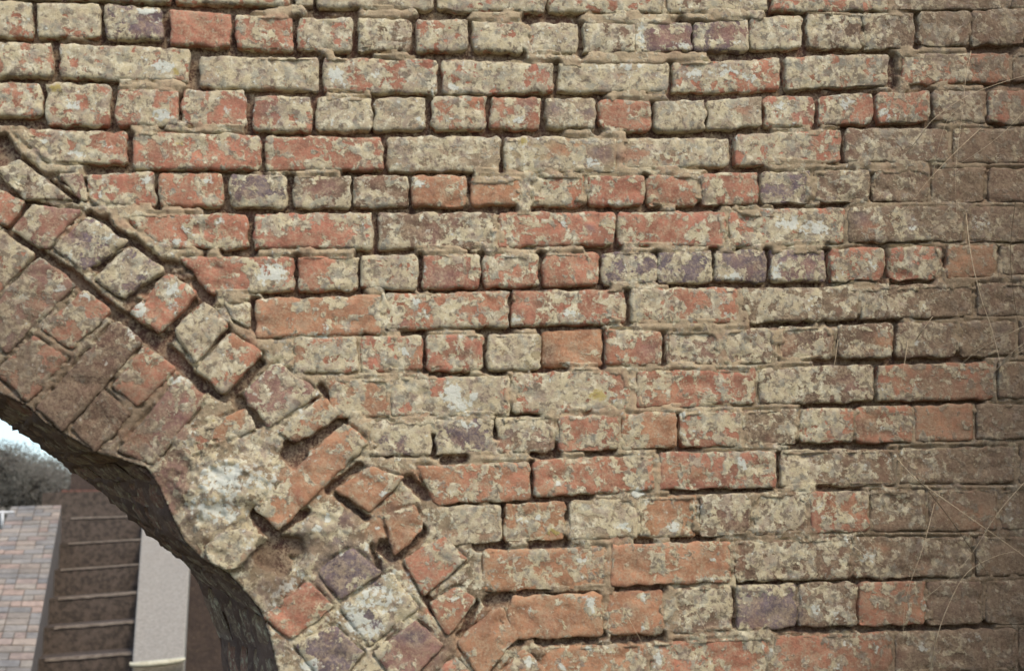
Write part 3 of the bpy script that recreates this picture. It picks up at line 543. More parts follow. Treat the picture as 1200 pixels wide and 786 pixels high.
# ------------------------------------------------------------------ mortar: one relief sheet, joints raked out where the photograph shows them dark
# "x0 y0 x1 y1 r" dark slots / flush smears
FLUSH = """136 98 210 101 6|430 112 372 110 6|290 62 400 64 6|300 20 350 12 7|440 62 480 66 4|430 58 420 68 5|430 12 480 14 7|545 14 612 20 8
600 100 600 100 1|612 30 616 60 7|590 64 680 70 8|690 20 778 20 7|751 28 752 62 6|680 66 830 68 6|700 18 732 20 7|810 15 890 18 6|720 112 790 112 6|775 116 765 122 6|500 70 512 104 7|505 108 506 120 5
655 152 735 158 7|725 160 727 195 7|590 148 600 165 5|585 165 590 195 5|640 200 770 203 7|560 205 620 210 9|612 212 622 235 9|618 240 622 246 6|690 205 680 235 6|780 202 830 200 7|820 205 822 238 7
150 150 175 150 9|200 148 285 150 5|140 100 210 101 5|20 160 60 190 12|0 150 20 170 12|60 190 100 200 7|20 210 100 240 12|100 240 190 247 8|140 255 200 290 10|180 247 230 248 5|190 290 225 298 9|255 295 225 345 7
250 346 285 346 7|300 205 400 202 4|315 245 420 247 3|300 295 410 296 6|440 290 450 300 7|480 246 470 250 3|495 290 540 296 6|580 250 585 290 7|560 290 625 298 7|600 242 622 250 7|630 293 690 295 5|850 250 855 285 8|870 242 900 248 8|720 290 840 292 7|768 240 800 244 3|890 150 980 155 7|905 190 1000 200 8|855 195 862 160 3
950 200 955 235 7|990 190 1080 198 8|900 60 1075 62 1|950 15 1070 20 1|1000 240 1300 240 2|415 248 370 250 2|350 343 300 343 5|300 350 300 350 1|385 393 300 397 7|440 340 456 390 9|420 296 470 296 5|490 338 500 344 5|500 390 560 388 5|470 395 490 390 5|560 338 600 342 1|710 380 860 382 8|735 340 740 378 6|862 336 870 378 8|710 335 780 334 5|870 332 930 332 5|640 337 700 337 2|930 380 955 382 4|1000 335 1300 328 6|840 293 860 296 1|900 334 830 330 3|868 330 880 332 5|990 290 1010 240 8|880 290 990 288 8
400 440 520 437 8|340 395 345 440 8|300 400 340 430 14|418 395 422 435 6|600 437 610 432 7|640 431 740 433 6|707 385 712 428 3|740 430 1300 420 3|775 390 780 430 7|845 388 848 425 7|910 385 914 420 7|978 382 982 415 7|456 445 460 488 4|380 490 600 490 8|597 440 602 485 8|600 485 800 482 8|738 436 746 480 9|650 488 656 530 8|725 486 730 526 9|430 500 432 540 9|500 536 620 537 7|545 500 545 500 1|630 532 650 534 6|740 530 770 560 12|766 535 774 575 8|868 482 870 520 7|910 530 914 568 7|800 480 940 476 6|1020 430 1028 470 7|935 480 938 518 6|1000 480 1003 516 6|1068 476 1074 515 6
500 590 1300 570 2|622 545 627 585 2|660 630 780 634 9|588 592 590 632 3|662 590 668 632 6|746 585 751 630 8|816 580 821 628 7|820 575 1000 573 7|880 580 886 625 7|946 580 951 622 7|800 632 1010 628 5|680 584 820 578 6|480 600 512 640 12|500 640 560 690 16|711 640 717 687 7|857 636 863 681 8|620 696 700 690 6|760 690 860 686 6|706 696 713 745 7|778 692 790 742 10|858 686 865 738 3|700 748 770 748 7|790 742 900 742 7|560 690 600 740 12|600 745 640 786 14|757 755 764 800 7|600 752 640 752 6|1000 676 1300 678 2|998 630 1004 678 7|1140 630 1146 675 7|1083 682 1088 730 6|1003 682 1008 732 2|1100 400 1300 420 2|1060 200 1300 800 .1
210 545 330 560 50|280 600 300 600 30|250 640 270 640 34|230 600 260 590 34|200 550 210 540 20|300 540 320 540 26|430 530 480 600 16|440 520 480 490 18|400 560 430 545 10|350 600 440 620 24|420 620 450 650 12|450 650 470 660 9|455 669 500 715 9|500 715 545 770 10|480 600 510 640 12|390 710 440 760 10|430 760 470 800 10|362 678 392 712 5|370 668 390 650 6|305 715 362 676 10|330 750 395 735 8|335 690 345 660 14|500 705 535 682 8|530 748 560 708 8|560 700 590 712 8|100 320 110 328 7|42 384 82 415 5|82 412 30 475 5|120 452 80 498 5|122 452 158 482 5|160 482 120 530 5|165 402 128 452 5|95 338 45 385 5|160 480 210 440 7|130 370 85 412 5|208 430 235 455 9|0 420 42 388 6|95 320 62 290 3|100 250 55 295 4|225 350 205 390 3"""
DARK = """0 46 70 50 2.5|62 50 66 94 5|125 47 190 48 5|194 8 196 50 5|228 58 229 102 6|200 57 275 60 4|274 16 275 56 4|346 22 347 58 4|275 60 370 63 3|270 60 300 62 5|0 91 60 92 3|60 96 135 98 3|50 100 52 144 4|132 104 133 146 3|50 148 60 148 3|135 148 148 150 3|0 139 50 141 4.5|291 108 293 150 5|296 108 370 112 3.5|290 155 330 155 3|367 115 368 152 3.5|150 158 152 195 5|308 160 309 196 4|105 197 146 197 4.5|184 204 185 240 4|262 205 267 243 5|340 208 340 242 5|411 208 412 241 3|481 206 482 245 4|280 246 480 246 4.5|480 246 600 245 4.5|630 244 770 244 4.5|800 241 840 241 5|400 61 415 61 5|420 64 430 64 5|330 156 580 156 4|580 155 655 154 4|500 62 510 62 6|545 63 548 30 4|485 24 484 58 4|416 24 416 58 4|560 64 612 64 4|500 14 545 15 5|620 20 640 18 6|681 30 681 60 4|648 25 665 26 3
378 70 376 108 4|372 105 375 112 4|440 110 500 113 3|516 110 600 110 4|515 72 515 108 4|651 76 652 110 4|600 110 700 112 4|785 76 786 108 4|790 112 915 109 4|835 62 940 60 5|878 25 879 58 3|943 18 943 56 4|940 60 1040 62 4|1074 16 1074 52 4|917 70 918 104 4|915 108 960 106 4|500 62 500 62 1|437 116 438 152 3.5|503 118 503 150 5|572 116 573 150 3.5|637 118 637 150 3.5|700 120 700 152 3.5|766 124 766 155 4.5|829 120 829 152 3.5|895 115 895 150 3.5|957 112 957 146 4|1026 110 1026 144 4|1092 108 1092 146 4|740 158 900 154 4.5|1000 148 1080 146 5|1048 66 1048 98 4|450 162 452 198 4|587 164 588 198 3|859 160 859 192 5|835 196 890 197 4.5|989 152 990 185 4|505 202 550 203 4|405 202 470 202 5|756 208 758 240 3.5|890 203 891 236 4.5|293 252 295 292 5|441 250 441 292 4.5|723 248 723 290 4|422 295 445 295 4|455 295 475 295 4|692 289 722 289 4|262 294 296 294 4.5|310 205 310 205 1
347 302 347 342 3.5|421 300 421 340 3.5|492 300 493 338 3.5|564 298 564 336 3.5|634 298 635 335 4|703 296 704 334 4|770 298 772 328 3|837 294 837 330 3|901 294 901 330 3|970 294 971 328 4|345 344 420 343 4.5|455 341 480 341 3|505 338 600 338 4|600 337 710 335 4|790 333 900 332 4|910 333 960 332 4|1050 330 1090 328 4|475 390 495 388 4|565 386 595 386 4|596 344 598 384 3.5|636 386 700 382 6|600 382 640 382 2|900 378 950 376 4.5|975 376 1050 374 4|735 342 736 376 3.5|1036 292 1036 326 3.5|568 395 568 432 3|634 395 634 430 4|497 395 498 432 3|515 436 545 435 4|575 434 590 434 3|628 433 662 431 4|707 390 708 428 3|776 392 777 424 3|1046 384 1048 416 5|960 424 1120 421 4.5|1040 422 1150 418 4|945 473 1060 471 5|1060 471 1150 468 4|1030 430 1031 466 4|583 495 583 508 4|508 515 509 530 5|520 538 545 537 4|602 483 628 483 3.5|505 437 520 436 2|628 532 650 531 4|690 529 718 529 3|775 526 820 522 4|935 522 1035 522 4.5|794 490 795 515 4|652 522 653 530 4|525 590 555 588 4|580 588 620 586 3.5|624 545 625 582 4|628 586 690 580 4|662 592 663 605 4|590 595 590 630 3|560 640 590 638 4|626 636 662 634 5|750 634 762 634 5|795 631 832 630 5|790 575 860 573 3|860 573 905 571 3|965 573 1005 572 4|914 535 914 568 4|870 682 1000 680 4|600 694 640 690 4|725 691 775 687 4|632 750 706 744 3.5|722 748 775 745 4|911 735 1000 733 4|1010 735 1160 732 4|1004 685 1004 728 4|1010 680 1080 676 3|858 695 859 730 3|640 752 700 748 3
12 271 35 290 5|40 296 95 332 6|95 332 140 372 6|140 372 186 402 8|186 402 218 432 7|218 432 240 455 5|240 450 262 466 4|30 235 12 262 8|70 222 88 232 3|232 330 244 346 7|60 212 85 232 3|2 165 14 185 8|244 350 238 345 6|225 355 205 378 4|190 398 208 385 5|248 398 258 392 4|303 425 275 455 5|280 470 300 495 5|265 462 275 465 3|312 345 345 345 4|298 352 298 385 3|398 492 338 532 8|345 528 348 535 12|300 602 320 622 7|320 622 360 600 3|385 575 420 545 3|478 562 498 580 5|495 622 468 652 4|450 640 462 650 7|500 702 508 715 3|575 705 600 695 6|395 578 430 605 2|540 745 560 705 2|608 700 700 695 1|585 755 610 750 4|400 490 410 470 3|376 452 395 478 2|330 440 330 440 1|545 760 555 752 2|310 650 330 660 12|320 640 345 640 10|590 700 590 700 4|155 282 195 315 4|104 250 150 280 3|340 600 350 600 3|370 470 400 485 2|453 530 455 532 4|445 665 436 640 2"""
def segs(s): return [tuple(float(v) for v in t.split()) for t in s.replace('\n', '|').split('|') if len(t.split()) == 5]
FS, DS = segs(FLUSH), segs(DARK)
def seg_field(x, y, SS, soft):
    """max over segments of 1 at the core falling to 0 beyond r+soft"""
    out = np.zeros(x.shape)
    for (x0, y0, x1, y1, r) in SS:
        R = r + soft + 1
        sel = np.where((x > min(x0, x1) - R) & (x < max(x0, x1) + R) & (y > min(y0, y1) - R) & (y < max(y0, y1) + R))[0]
        if not len(sel): continue
        px, py = x[sel] - x0, y[sel] - y0; dx, dy = x1 - x0, y1 - y0; L = dx * dx + dy * dy
        t = np.clip((px * dx + py * dy) / L, 0, 1) if L > 0 else 0 * px
        d = np.hypot(px - t * dx, py - t * dy)
        out[sel] = np.maximum(out[sel], np.clip((r + soft - d) / soft, 0, 1))
    return out
def sdist_quad(x, y, q):
    """distance inside a convex quad (positive inside)"""
    d = np.full(x.shape, 1e9); a = 0
    q = np.array(q); ar = 0
    for i in range(4): ar += q[i, 0] * q[(i + 1) % 4, 1] - q[(i + 1) % 4, 0] * q[i, 1]
    s = 1 if ar > 0 else -1
    for i in range(4):
        p0, p1 = q[i], q[(i + 1) % 4]; e = p1 - p0; L = np.hypot(*e)
        d = np.minimum(d, s * (e[0] * (y - p0[1]) - e[1] * (x - p0[0])) / L)
    return d
def build_mortar():
    gx = np.concatenate([np.arange(-700, -30, 14), np.arange(-30, 1232, 2.3), np.arange(1240, 1720, 16)])
    gy = np.concatenate([np.arange(-545, -22, 16), np.arange(-20, 812, 2.3), np.arange(818, 1620, 16), [1620]])
    X, Y = np.meshgrid(gx, gy); sh = X.shape; x = X.ravel().copy(); y = Y.ravel().copy()
    ins = inside_open(x, y)
    # snap points just inside the opening on to its edge
    M = ins.reshape(sh); out_n = np.zeros(sh, bool)
    for dy in (-1, 0, 1):
        for dx in (-1, 0, 1):
            out_n |= ~np.roll(np.roll(M, dy, 0), dx, 1)
    snap = (M & out_n).ravel()
    sx, sy = x[snap], y[snap]; best = np.full(sx.shape, 1e18); bx = sx.copy(); by = sy.copy()
    for i in range(len(fx_) - 1):
        x0, y0, x1, y1 = fx_[i], fy_[i], fx_[i + 1], fy_[i + 1]; dx, dy = x1 - x0, y1 - y0
        t = np.clip(((sx - x0) * dx + (sy - y0) * dy) / (dx * dx + dy * dy), 0, 1); qx = x0 + t * dx; qy = y0 + t * dy
        d = (sx - qx) ** 2 + (sy - qy) ** 2; u = d < best; best[u] = d[u]; bx[u] = qx[u]; by[u] = qy[u]
    x[snap] = bx; y[snap] = by
    drop = (M & ~out_n).ravel()
    fine = (x > -30) & (x < 1232) & (y > -20) & (y < 812)
    wx = x + (fbm(x / 7, y / 7, 51, 3) - .5) * 5; wy = y + (fbm(x / 7, y / 7, 71, 3) - .5) * 4
    fl = seg_field(wx, wy, FS, 5); dk = seg_field(wx + (fbm(x / 15, y / 15, 231, 2) - .5) * 4, wy + (fbm(x / 11, y / 11, 241, 3) - .5) * 5, DS, 3.0)
    # how far into a brick
    inb = np.full(x.shape, -50.0)
    for (q, c, cv, k) in BR:
        qa = np.array(q); sel = np.where((x > qa[:, 0].min() - 1) & (x < qa[:, 0].max() + 1) & (y > qa[:, 1].min() - 1) & (y < qa[:, 1].max() + 1))[0]
        if len(sel): inb[sel] = np.maximum(inb[sel], sdist_quad(x[sel], y[sel], q))
    # default state of a joint: raked in the upper part, flush lower down and to the right
    dflt = .62 - .66 * np.clip((y - 330) / 90, 0, 1) - .38 * np.clip((x - 930) / 120, 0, 1) - .5 * (1 - np.clip((x - 20 + (y - 180) * -1.1 + 120) / 60, 0, 1)) 
    raked = np.clip(dflt + (fbm(x / 26, y / 14, 91, 3) - .5) * 1.1, 0, 1)
    raked = np.clip((raked - .25) / .3, 0, 1)
    raked = np.maximum(raked * (1 - np.clip(fl * 1.3, 0, 1)), 0)
    raked = np.maximum(raked, dk)
    lumps = (fbm(x / 12, y / 12, 101, 4) - .5) * 9 + (fbm(x / 4, y / 4, 131, 3) - .5) * 4.5
    smear = np.clip((fl - .35) * 2, 0, 1) * np.clip((fbm(x / 13, y / 9, 141, 3) - .40) * 7, 0, 1)
    h = -2.2 + lumps * .55 + smear * 2.6 * (1 - np.clip((y - 560) / 60, 0, 1) * np.clip((600 - x) / 60, 0, 1))
    crack = np.exp(-((inb + 1.2) / 1.6) ** 2) * np.clip((fbm(x / 19, y / 12, 221, 3) - .34) * 6, 0, 1) * (1 - np.clip(fl * smear, 0, 1) * .6)
    h = h - 12 * crack
    # big eroded mortar boss of the arch
    boss = np.exp(-(((x - 265) / 62) ** 2 + ((y - 560) / 48) ** 2) ** 2) * 14
    boss += (fbm(x / 24, y / 24, 161, 4) - .5) * 36 * np.exp(-(((x - 260) / 75) ** 2 + ((y - 580) / 80) ** 2) ** 2)
    boss += 5 * np.exp(-(((x - 372) / 15) ** 2 + ((y - 618) / 9) ** 2) ** 2) + 7 * np.exp(-(((x - 402) / 14) ** 2 + ((y - 612) / 12) ** 2) ** 2) + 8 * np.exp(-(((x - 357) / 13) ** 2 + ((y - 657) / 14) ** 2) ** 2)
    hollow = -42 * np.exp(-(((x - 330) / 28) ** 2 + ((y - 648) / 18) ** 2) ** 2) - 30 * np.exp(-(((x - 345) / 9) ** 2 + ((y - 531) / 12) ** 2) ** 2)
    h += boss + hollow + (fbm(x / 15, y / 15, 171, 3) - .5) * 14 * np.exp(-(((x - 390) / 60) ** 2 + ((y - 620) / 40) ** 2) ** 2)
    h = h * (1 - raked) + (-23 + lumps * .6) * raked
    bury = np.clip((inb - 3) / 3, 0, 1) * (1 - np.clip((smear - .5) * 3, 0, 1) * (inb < 9)) 
    h = np.where(bury > 0, h * (1 - bury) + np.minimum(h, -15) * bury, h)
    # rounded lip towards the soffit
    P = onplane(x, y); P[:, 1] -= h / 1000
    P[snap, 1] = np.maximum(P[snap, 1], .012)
    # attributes
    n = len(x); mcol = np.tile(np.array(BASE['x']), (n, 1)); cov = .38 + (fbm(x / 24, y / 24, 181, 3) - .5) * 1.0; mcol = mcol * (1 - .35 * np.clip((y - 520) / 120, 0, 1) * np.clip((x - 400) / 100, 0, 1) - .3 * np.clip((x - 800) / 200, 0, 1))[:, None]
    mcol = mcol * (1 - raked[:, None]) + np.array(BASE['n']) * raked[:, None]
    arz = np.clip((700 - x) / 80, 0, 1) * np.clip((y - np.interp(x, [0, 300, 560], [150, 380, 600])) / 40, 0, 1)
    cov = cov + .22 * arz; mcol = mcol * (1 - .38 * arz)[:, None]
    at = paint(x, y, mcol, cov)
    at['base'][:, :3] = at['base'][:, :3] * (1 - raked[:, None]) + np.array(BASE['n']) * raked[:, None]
    at['crust'][:, 0] = at['crust'][:, 0] * (1 - raked) - .4 * raked
    at['crust'][:, 0] = np.clip(at['crust'][:, 0], -.4, 1)
    at['crust'][:, 1] *= (1 - raked)
    at['crust'][:, 3] *= 1
    idx = np.arange(n).reshape(sh)
    a = idx[:-1, :-1].ravel(); b = idx[:-1, 1:].ravel(); c = idx[1:, 1:].ravel(); d = idx[1:, :-1].ravel()
    F = np.c_[a, d, c, b]
    keep = ~(drop[F].any(1) | (snap[F].all(1)))
    F = F[keep]
    # split between wall and arch (outer edge of the ring)
    ex, ey = pl("-700,-60 -300,20 -60,120 0,163 60,213 95,236 140,268 158,290 205,320 245,352 295,392 345,432 400,488 432,505 480,545 510,590 545,640 575,700 610,745 650,800 700,880 760,1000 760,1620")
    fcx = x[F].mean(1); fcy = y[F].mean(1); order = np.argsort(ex)
    ring = fcy > np.interp(fcx, ex[order][:-1] if False else ex, ey)
    ring |= False
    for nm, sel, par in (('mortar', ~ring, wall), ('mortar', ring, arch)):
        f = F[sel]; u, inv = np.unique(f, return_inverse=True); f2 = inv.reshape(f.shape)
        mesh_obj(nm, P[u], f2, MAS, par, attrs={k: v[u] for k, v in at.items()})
build_mortar()

# ------------------------------------------------------------------ soffit, wall back and top
TH = 0.47
SOF = plain_noise_mat('soffit_brick', S(112, 90, 76), S(88, 70, 60), 14, c3=S(130, 112, 94), bump=.8, dist=.006)
def soffit():
    bx, by = pl(BACKE); A = onplane(fx_, fy_, 0.006); B = onplane(bx, by, TH)
    def resamp(P, n):
        d = np.concatenate([[0], np.cumsum(np.linalg.norm(np.diff(P, axis=0), axis=1))]); t = np.linspace(0, d[-1], n)
        return np.c_[[np.interp(t, d, P[:, k]) for k in range(3)]].T
    # matched by the same breakpoint index: refine each span
    def dens(P):
        out = []
        for i in range(len(P) - 1):
            k = 4
            for j in range(k): out.append(P[i] + (P[i + 1] - P[i]) * j / k)
        out.append(P[-1]); return np.array(out)
    ia = np.linspace(0, 1, len(fx_)); 
    A2 = dens(A)
    tb = np.linspace(0, 1, len(B)); ta = np.linspace(0, 1, len(A2))
    # back curve sampled by arc share of matching x order
    dB = np.concatenate([[0], np.cumsum(np.linalg.norm(np.diff(B, axis=0), axis=1))])
    dA = np.concatenate([[0], np.cumsum(np.linalg.norm(np.diff(A2, axis=0), axis=1))])
    key = np.interp(dA, np.concatenate([[0], np.cumsum(np.linalg.norm(np.diff(A, axis=0), axis=1))])[[0, 5, 14, 19, 21, 24]],
                    dB[[0, 5, 9, 11, 14, 17]])
    B2 = np.c_[[np.interp(key, dB, B[:, k]) for k in range(3)]].T
    rows = 22; V = []; n = len(A2)
    for r in range(rows + 1):
        t = r / rows; P = A2 * (1 - t) + B2 * t
        nz = (fbm(np.arange(n) * .9, np.full(n, r * 1.1), 201, 3) - .5) * .018 * min(1, r / 2)
        joint = (-.006 if r % 5 == 4 else 0)
        P = P.copy(); P[:, 0] += nz + (0 if r in (0, rows) else joint); P[:, 2] += nz
        V.append(P)
    V = np.vstack(V); idx = np.arange(len(V)).reshape(rows + 1, n)
    F = np.c_[idx[:-1, :-1].ravel(), idx[:-1, 1:].ravel(), idx[1:, 1:].ravel(), idx[1:, :-1].ravel()]
    mesh_obj('soffit', V, F, SOF, arch, smooth=True)
    # bricks of the soffit, laid along the barrel, each proud of the mortar by its own few millimetres
    i0 = 4 * 5; k_ = 0; dist = 0.0; i = 4.0 * 4
    def sp(i, t):
        a = int(min(i, n - 2)); f = i - a; A_ = A2[a] * (1 - f) + A2[a + 1] * f; B_ = B2[a] * (1 - f) + B2[a + 1] * f
        return A_ * (1 - t) + B_ * t
    while i < 4 * 22:
        j = i
        while np.linalg.norm(sp(j, 0) - sp(i, 0)) < .066 and j < 4 * 22: j += .05
        t = -.0 if k_ % 2 == 0 else -.25
        while t < 1:
            t0, t1 = max(t, .004), min(t + .46, 1)
            if t1 - t0 > .06:
                cs = [sp(i + .09, t0 + .006), sp(j - .09, t0 + .006), sp(j - .09, t1), sp(i + .09, t1)]
                nn = np.cross(cs[1] - cs[0], cs[3] - cs[0]); nn /= np.linalg.norm(nn)
                if nn[0] > 0: nn = -nn
                pr = random.uniform(.0015, .004); pts_, us_ = [], []
                for uu in np.linspace(0, 1, 5):
                    for vv in np.linspace(0, 1, 7):
                        p_ = (cs[0] * (1 - uu) + cs[1] * uu) * (1 - vv) + (cs[3] * (1 - uu) + cs[2] * uu) * vv
                        e_ = min(uu, 1 - uu, vv, 1 - vv) > 0
                        pts_.append(p_ + nn * (pr + random.uniform(-.0018, .0018) if e_ else pr - .004))
                nb_ = len(pts_); ix = np.arange(nb_).reshape(5, 7); rg = np.concatenate([ix[0], ix[1:, -1], ix[-1, -2::-1], ix[-2:0:-1, 0]])
                pts_ = np.array(pts_); low = pts_[rg] - nn * .03
                F_ = np.c_[ix[:-1, :-1].ravel(), ix[:-1, 1:].ravel(), ix[1:, 1:].ravel(), ix[1:, :-1].ravel()].tolist()
                m__ = len(rg); F_ += [[int(rg[a]), int(rg[(a + 1) % m__]), nb_ + (a + 1) % m__, nb_ + a] for a in range(m__)]
                c_ = np.array([S(110, 82, 70), S(124, 86, 72), S(98, 78, 68), S(118, 96, 80)][random.randrange(4)]) * random.uniform(.85, 1.15); N_ = nb_ + m__
                mesh_obj('brick', np.vstack([pts_, low]), F_, MAS, arch, attrs={'base': np.tile([*c_, 1], (N_, 1)), 'crust': np.tile([.22, 0, 0, .3], (N_, 1))})
            t += .48
        i = j; k_ += 1
    # back face: strips from the back edge outwards
    V, F = [], []
    xs = B2[:, 0]; zs = B2[:, 2]; top = 3.4
    R = [(x_, TH, z_) for x_, z_ in zip(xs, zs)]; O = []
    for x_, z_ in zip(xs, zs):
        O.append((x_, TH, z_))
    right = 2.9
    k = len(xs) // 2
    V = [(x_, TH, z_) for x_, z_ in zip(xs, zs)] + [(x_, TH, top) for x_ in xs]
    F = [(i, i + 1, n + i + 1, n + i) for i in range(n - 1)]
    b = len(V); xr = xs[-1]; V += [(xr, TH, 0), (right, TH, 0), (right, TH, top), (xr, TH, top), (right, 0.03, 0), (right, 0.03, top), (xs[0], .03, top)]
    F += [(b, b + 1, b + 2, b + 3), (b + 1, b + 4, b + 5, b + 2), (n, b + 2, b + 5, b + 6)]
    mesh_obj('wall_core', V, F, SOF, wall, smooth=False)
soffit()

# ------------------------------------------------------------------ ground
GR = plain_noise_mat('rough_ground', S(96, 84, 64), S(70, 74, 48), 3, c3=S(120, 104, 80), bump=.8, dist=.05)
gN = 60; gv = []
for j in range(gN + 1):
    for i in range(gN + 1):
        u = (i / gN * 2 - 1); v = (j / gN * 2 - 1); x_ = 600 * u ** 3 + 5 * u; y_ = 600 * v ** 3 + 5 * v + 3
        gv.append((x_, y_, -.02 + .02 * mnoise.noise(Vector((x_, y_, 0)))))
gf = [(j * (gN + 1) + i, j * (gN + 1) + i + 1, (j + 1) * (gN + 1) + i + 1, (j + 1) * (gN + 1) + i) for j in range(gN) for i in range(gN)]
g = mesh_obj('ground', gv, gf, GR); g['kind'] = 'structure'

# ------------------------------------------------------------------ what shows through the arch
def frame_from(pts): return pts
def box_from(quad, thick, down):
    """quad: 4 world points (ccw seen from the front); thick downwards vector"""
    q = [Vector(p) for p in quad]; d = Vector(down) * thick
    V = [tuple(p) for p in q] + [tuple(p + d) for p in q]
    F = [(0, 1, 2, 3), (7, 6, 5, 4)] + [(i, i + 4, (i + 1) % 4 + 4, (i + 1) % 4) for i in range(4)]
    return V, F
def bevel_mesh(o, wdt, seg=1):
    bm = bmesh.new(); bm.from_mesh(o.data); bmesh.ops.recalc_face_normals(bm, faces=bm.faces)
    bmesh.ops.bevel(bm, geom=list(bm.edges), offset=wdt, segments=seg, affect='EDGES', profile=.5); bm.to_mesh(o.data); bm.free()
STEP = plain_noise_mat('shade_dark_brick', S(62, 55, 48), S(94, 82, 72), 22, c3=S(100, 86, 72), bump=.7, dist=.01)  # dark brick, with the shade on the steps put into its colour
NOSE = plain_noise_mat('pale_nosing', S(138, 126, 112), S(116, 104, 92), 18, c3=S(92, 82, 72))
stairs = empty('brick_steps', (-1.6, 9, 0), 'brick steps with shade painted into their dark colour and thin pale edges, seen through the arch beside the pale coping', 'steps')
WLOC[stairs.name] = (-1.6, 9, 0)
lines_px = [(48, 776, 158, 762), (54, 807, 154, 797)]
SY = [(606, 604, 78, 162), (636, 631, 80, 162), (667, 660, 70, 161), (701, 692, 62, 160), (735, 726, 55, 158), (772, 763, 48, 154), (812, 802, 40, 152), (855, 845, 30, 150)]
YD = [12.6, 11.6, 10.6, 9.7, 8.9, 8.2, 7.6, 7.1]
tops = []
for (ya, yb, xa, xb), Yd in zip(SY, YD):
    tops.append((P3(xa - 24, ya + 1.5, Yd), P3(xb + 14, yb - .5, Yd)))
tops.insert(0, (P3(70 - 20, 577, 13.7), P3(176, 574, 13.7)))
for k in range(len(tops)):
    l, r = tops[k]
    nxt = tops[k - 1] if k > 0 else (l + Vector((0, .9, 0)), r + Vector((0, .9, 0)))
    bl = Vector((l.x, nxt[0].y + .05, l.z)); br = Vector((r.x, nxt[1].y + .05, r.z))
    low = 0.0 if k == len(tops) - 1 else None
    zb = min(l.z, r.z) - .5 if low is None else 0.0
    V = [l, r, br, bl, (l.x, l.y, zb), (r.x, r.y, zb), (br.x, br.y, zb), (bl.x, bl.y, zb)]
    F = [(0, 1, 2, 3), (7, 6, 5, 4), (0, 4, 5, 1), (1, 5, 6, 2), (2, 6, 7, 3), (3, 7, 4, 0)]
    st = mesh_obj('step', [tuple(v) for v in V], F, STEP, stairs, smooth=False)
    if k > 0:
        a = l + (r - l) * (.18 + .06 * random.random()); b = r - (r - l) * .07; t_ = .009 + .004 * (k > 3)
        n_ = 14; Vn = []
        for i in range(n_ + 1):
            p = a + (b - a) * i / n_; w_ = t_ * (.75 + .3 * random.random())
            Vn += [(p.x, p.y - .012, p.z + .004), (p.x, p.y - .012, p.z + .004 - w_ * 2), (p.x, p.y + .02, p.z + .004)]
        Fn = []
        for i in range(n_): q0 = 3 * i; Fn += [(q0, q0 + 1, q0 + 4, q0 + 3), (q0 + 2, q0, q0 + 3, q0 + 5)]
        mesh_obj('nosing', Vn, Fn, NOSE, st, smooth=False)
# pale sloping coping with a rounded lower end
CONC = plain_noise_mat('weathered_concrete', S(164, 156, 141), S(140, 132, 118), 38, c3=S(112, 104, 92), bump=.8, dist=.008)
cop = empty('coping', (-1.1, 8, 0), 'pale concrete sloping coping with a rounded lower end beside the dark steps', 'coping')
WLOC[cop.name] = (-1.1, 8, 0)
c0, c1, c2, c3 = P3(155, 776, 7.6), P3(216, 770, 7.6), P3(226, 590, 13.2), P3(168, 592, 13.2)
V, F = box_from([c0, c1, c2, c3], .30, (0, .25, -1))
s_ = mesh_obj('slab', V, F, CONC, cop, smooth=False); bevel_mesh(s_, .012, 2)
Vn, Fn = [], []; ns = 24; nr = 10
for i in range(ns + 1):
    u = i / ns; bulge = .035 * math.sin(math.pi * min(1, max(0, u))) ** .4
    p = c0 + (c1 - c0) * (u * 1.06 - .03)
    for j in range(nr):
        a = 2 * math.pi * j / nr
        rr = .024 * (.35 + .65 * math.sin(math.pi * min(max(u, .015), .985)) ** .3)
        Vn.append((p.x, p.y - .05 + rr * 2.2 * math.cos(a) - bulge, p.z + rr * math.sin(a) - .005 - bulge * .3))
for i in range(ns):
    for j in range(nr): Fn.append((i * nr + j, i * nr + (j + 1) % nr, (i + 1) * nr + (j + 1) % nr, (i + 1) * nr + j))
Fn.append(tuple(range(nr))); Fn.append(tuple(range(ns * nr, ns * nr + nr))[::-1])
NOS2 = plain_noise_mat('pale_rounded_stone', S(196, 190, 165), S(176, 168, 142), 20)
mesh_obj('rounded_nosing', Vn, Fn, NOS2, cop)
# support under the coping
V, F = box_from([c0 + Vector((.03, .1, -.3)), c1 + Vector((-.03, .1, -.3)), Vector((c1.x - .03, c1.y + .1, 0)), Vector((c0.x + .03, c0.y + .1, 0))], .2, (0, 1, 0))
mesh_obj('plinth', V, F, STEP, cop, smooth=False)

# brick ramp at the left: courses of small pale and blue bricks
ramp = empty('brick_ramp', (-2.2, 10, 0), 'daylit sloping brickwork of small pink and grey bricks left of the dark steps', 'brick slope')
WLOC[ramp.name] = (-2.2, 10, 0)
def far_brick_mat():
    m, nt, b = newmat('small_brick'); A = nt.nodes.new('ShaderNodeAttribute'); A.attribute_name = 'base'
    geo = nt.nodes.new('ShaderNodeNewGeometry').outputs['Position']; n = math_n(nt, 'ADD', math_n(nt, 'MULTIPLY', noise_n(nt, geo, 22, 5, .7), .5), math_n(nt, 'MULTIPLY', noise_n(nt, geo, 3.5, 4, .65), .5))
    v = nt.nodes.new('ShaderNodeVectorMath'); v.operation = 'SCALE'; nt.links.new(A.outputs['Color'], v.inputs[0]); nt.links.new(step_n(nt, n, .38, .62, .68, 1.12), v.inputs[3])
    nt.links.new(v.outputs[0], b.inputs['Base Color']); b.inputs['Roughness'].default_value = .9; return m
FB = far_brick_mat()
r_bl, r_br, r_tr, r_tl = P3(-110, 830, 6.6), P3(28, 830, 6.6), P3(72, 591, 11.8), P3(14, 593, 11.8)
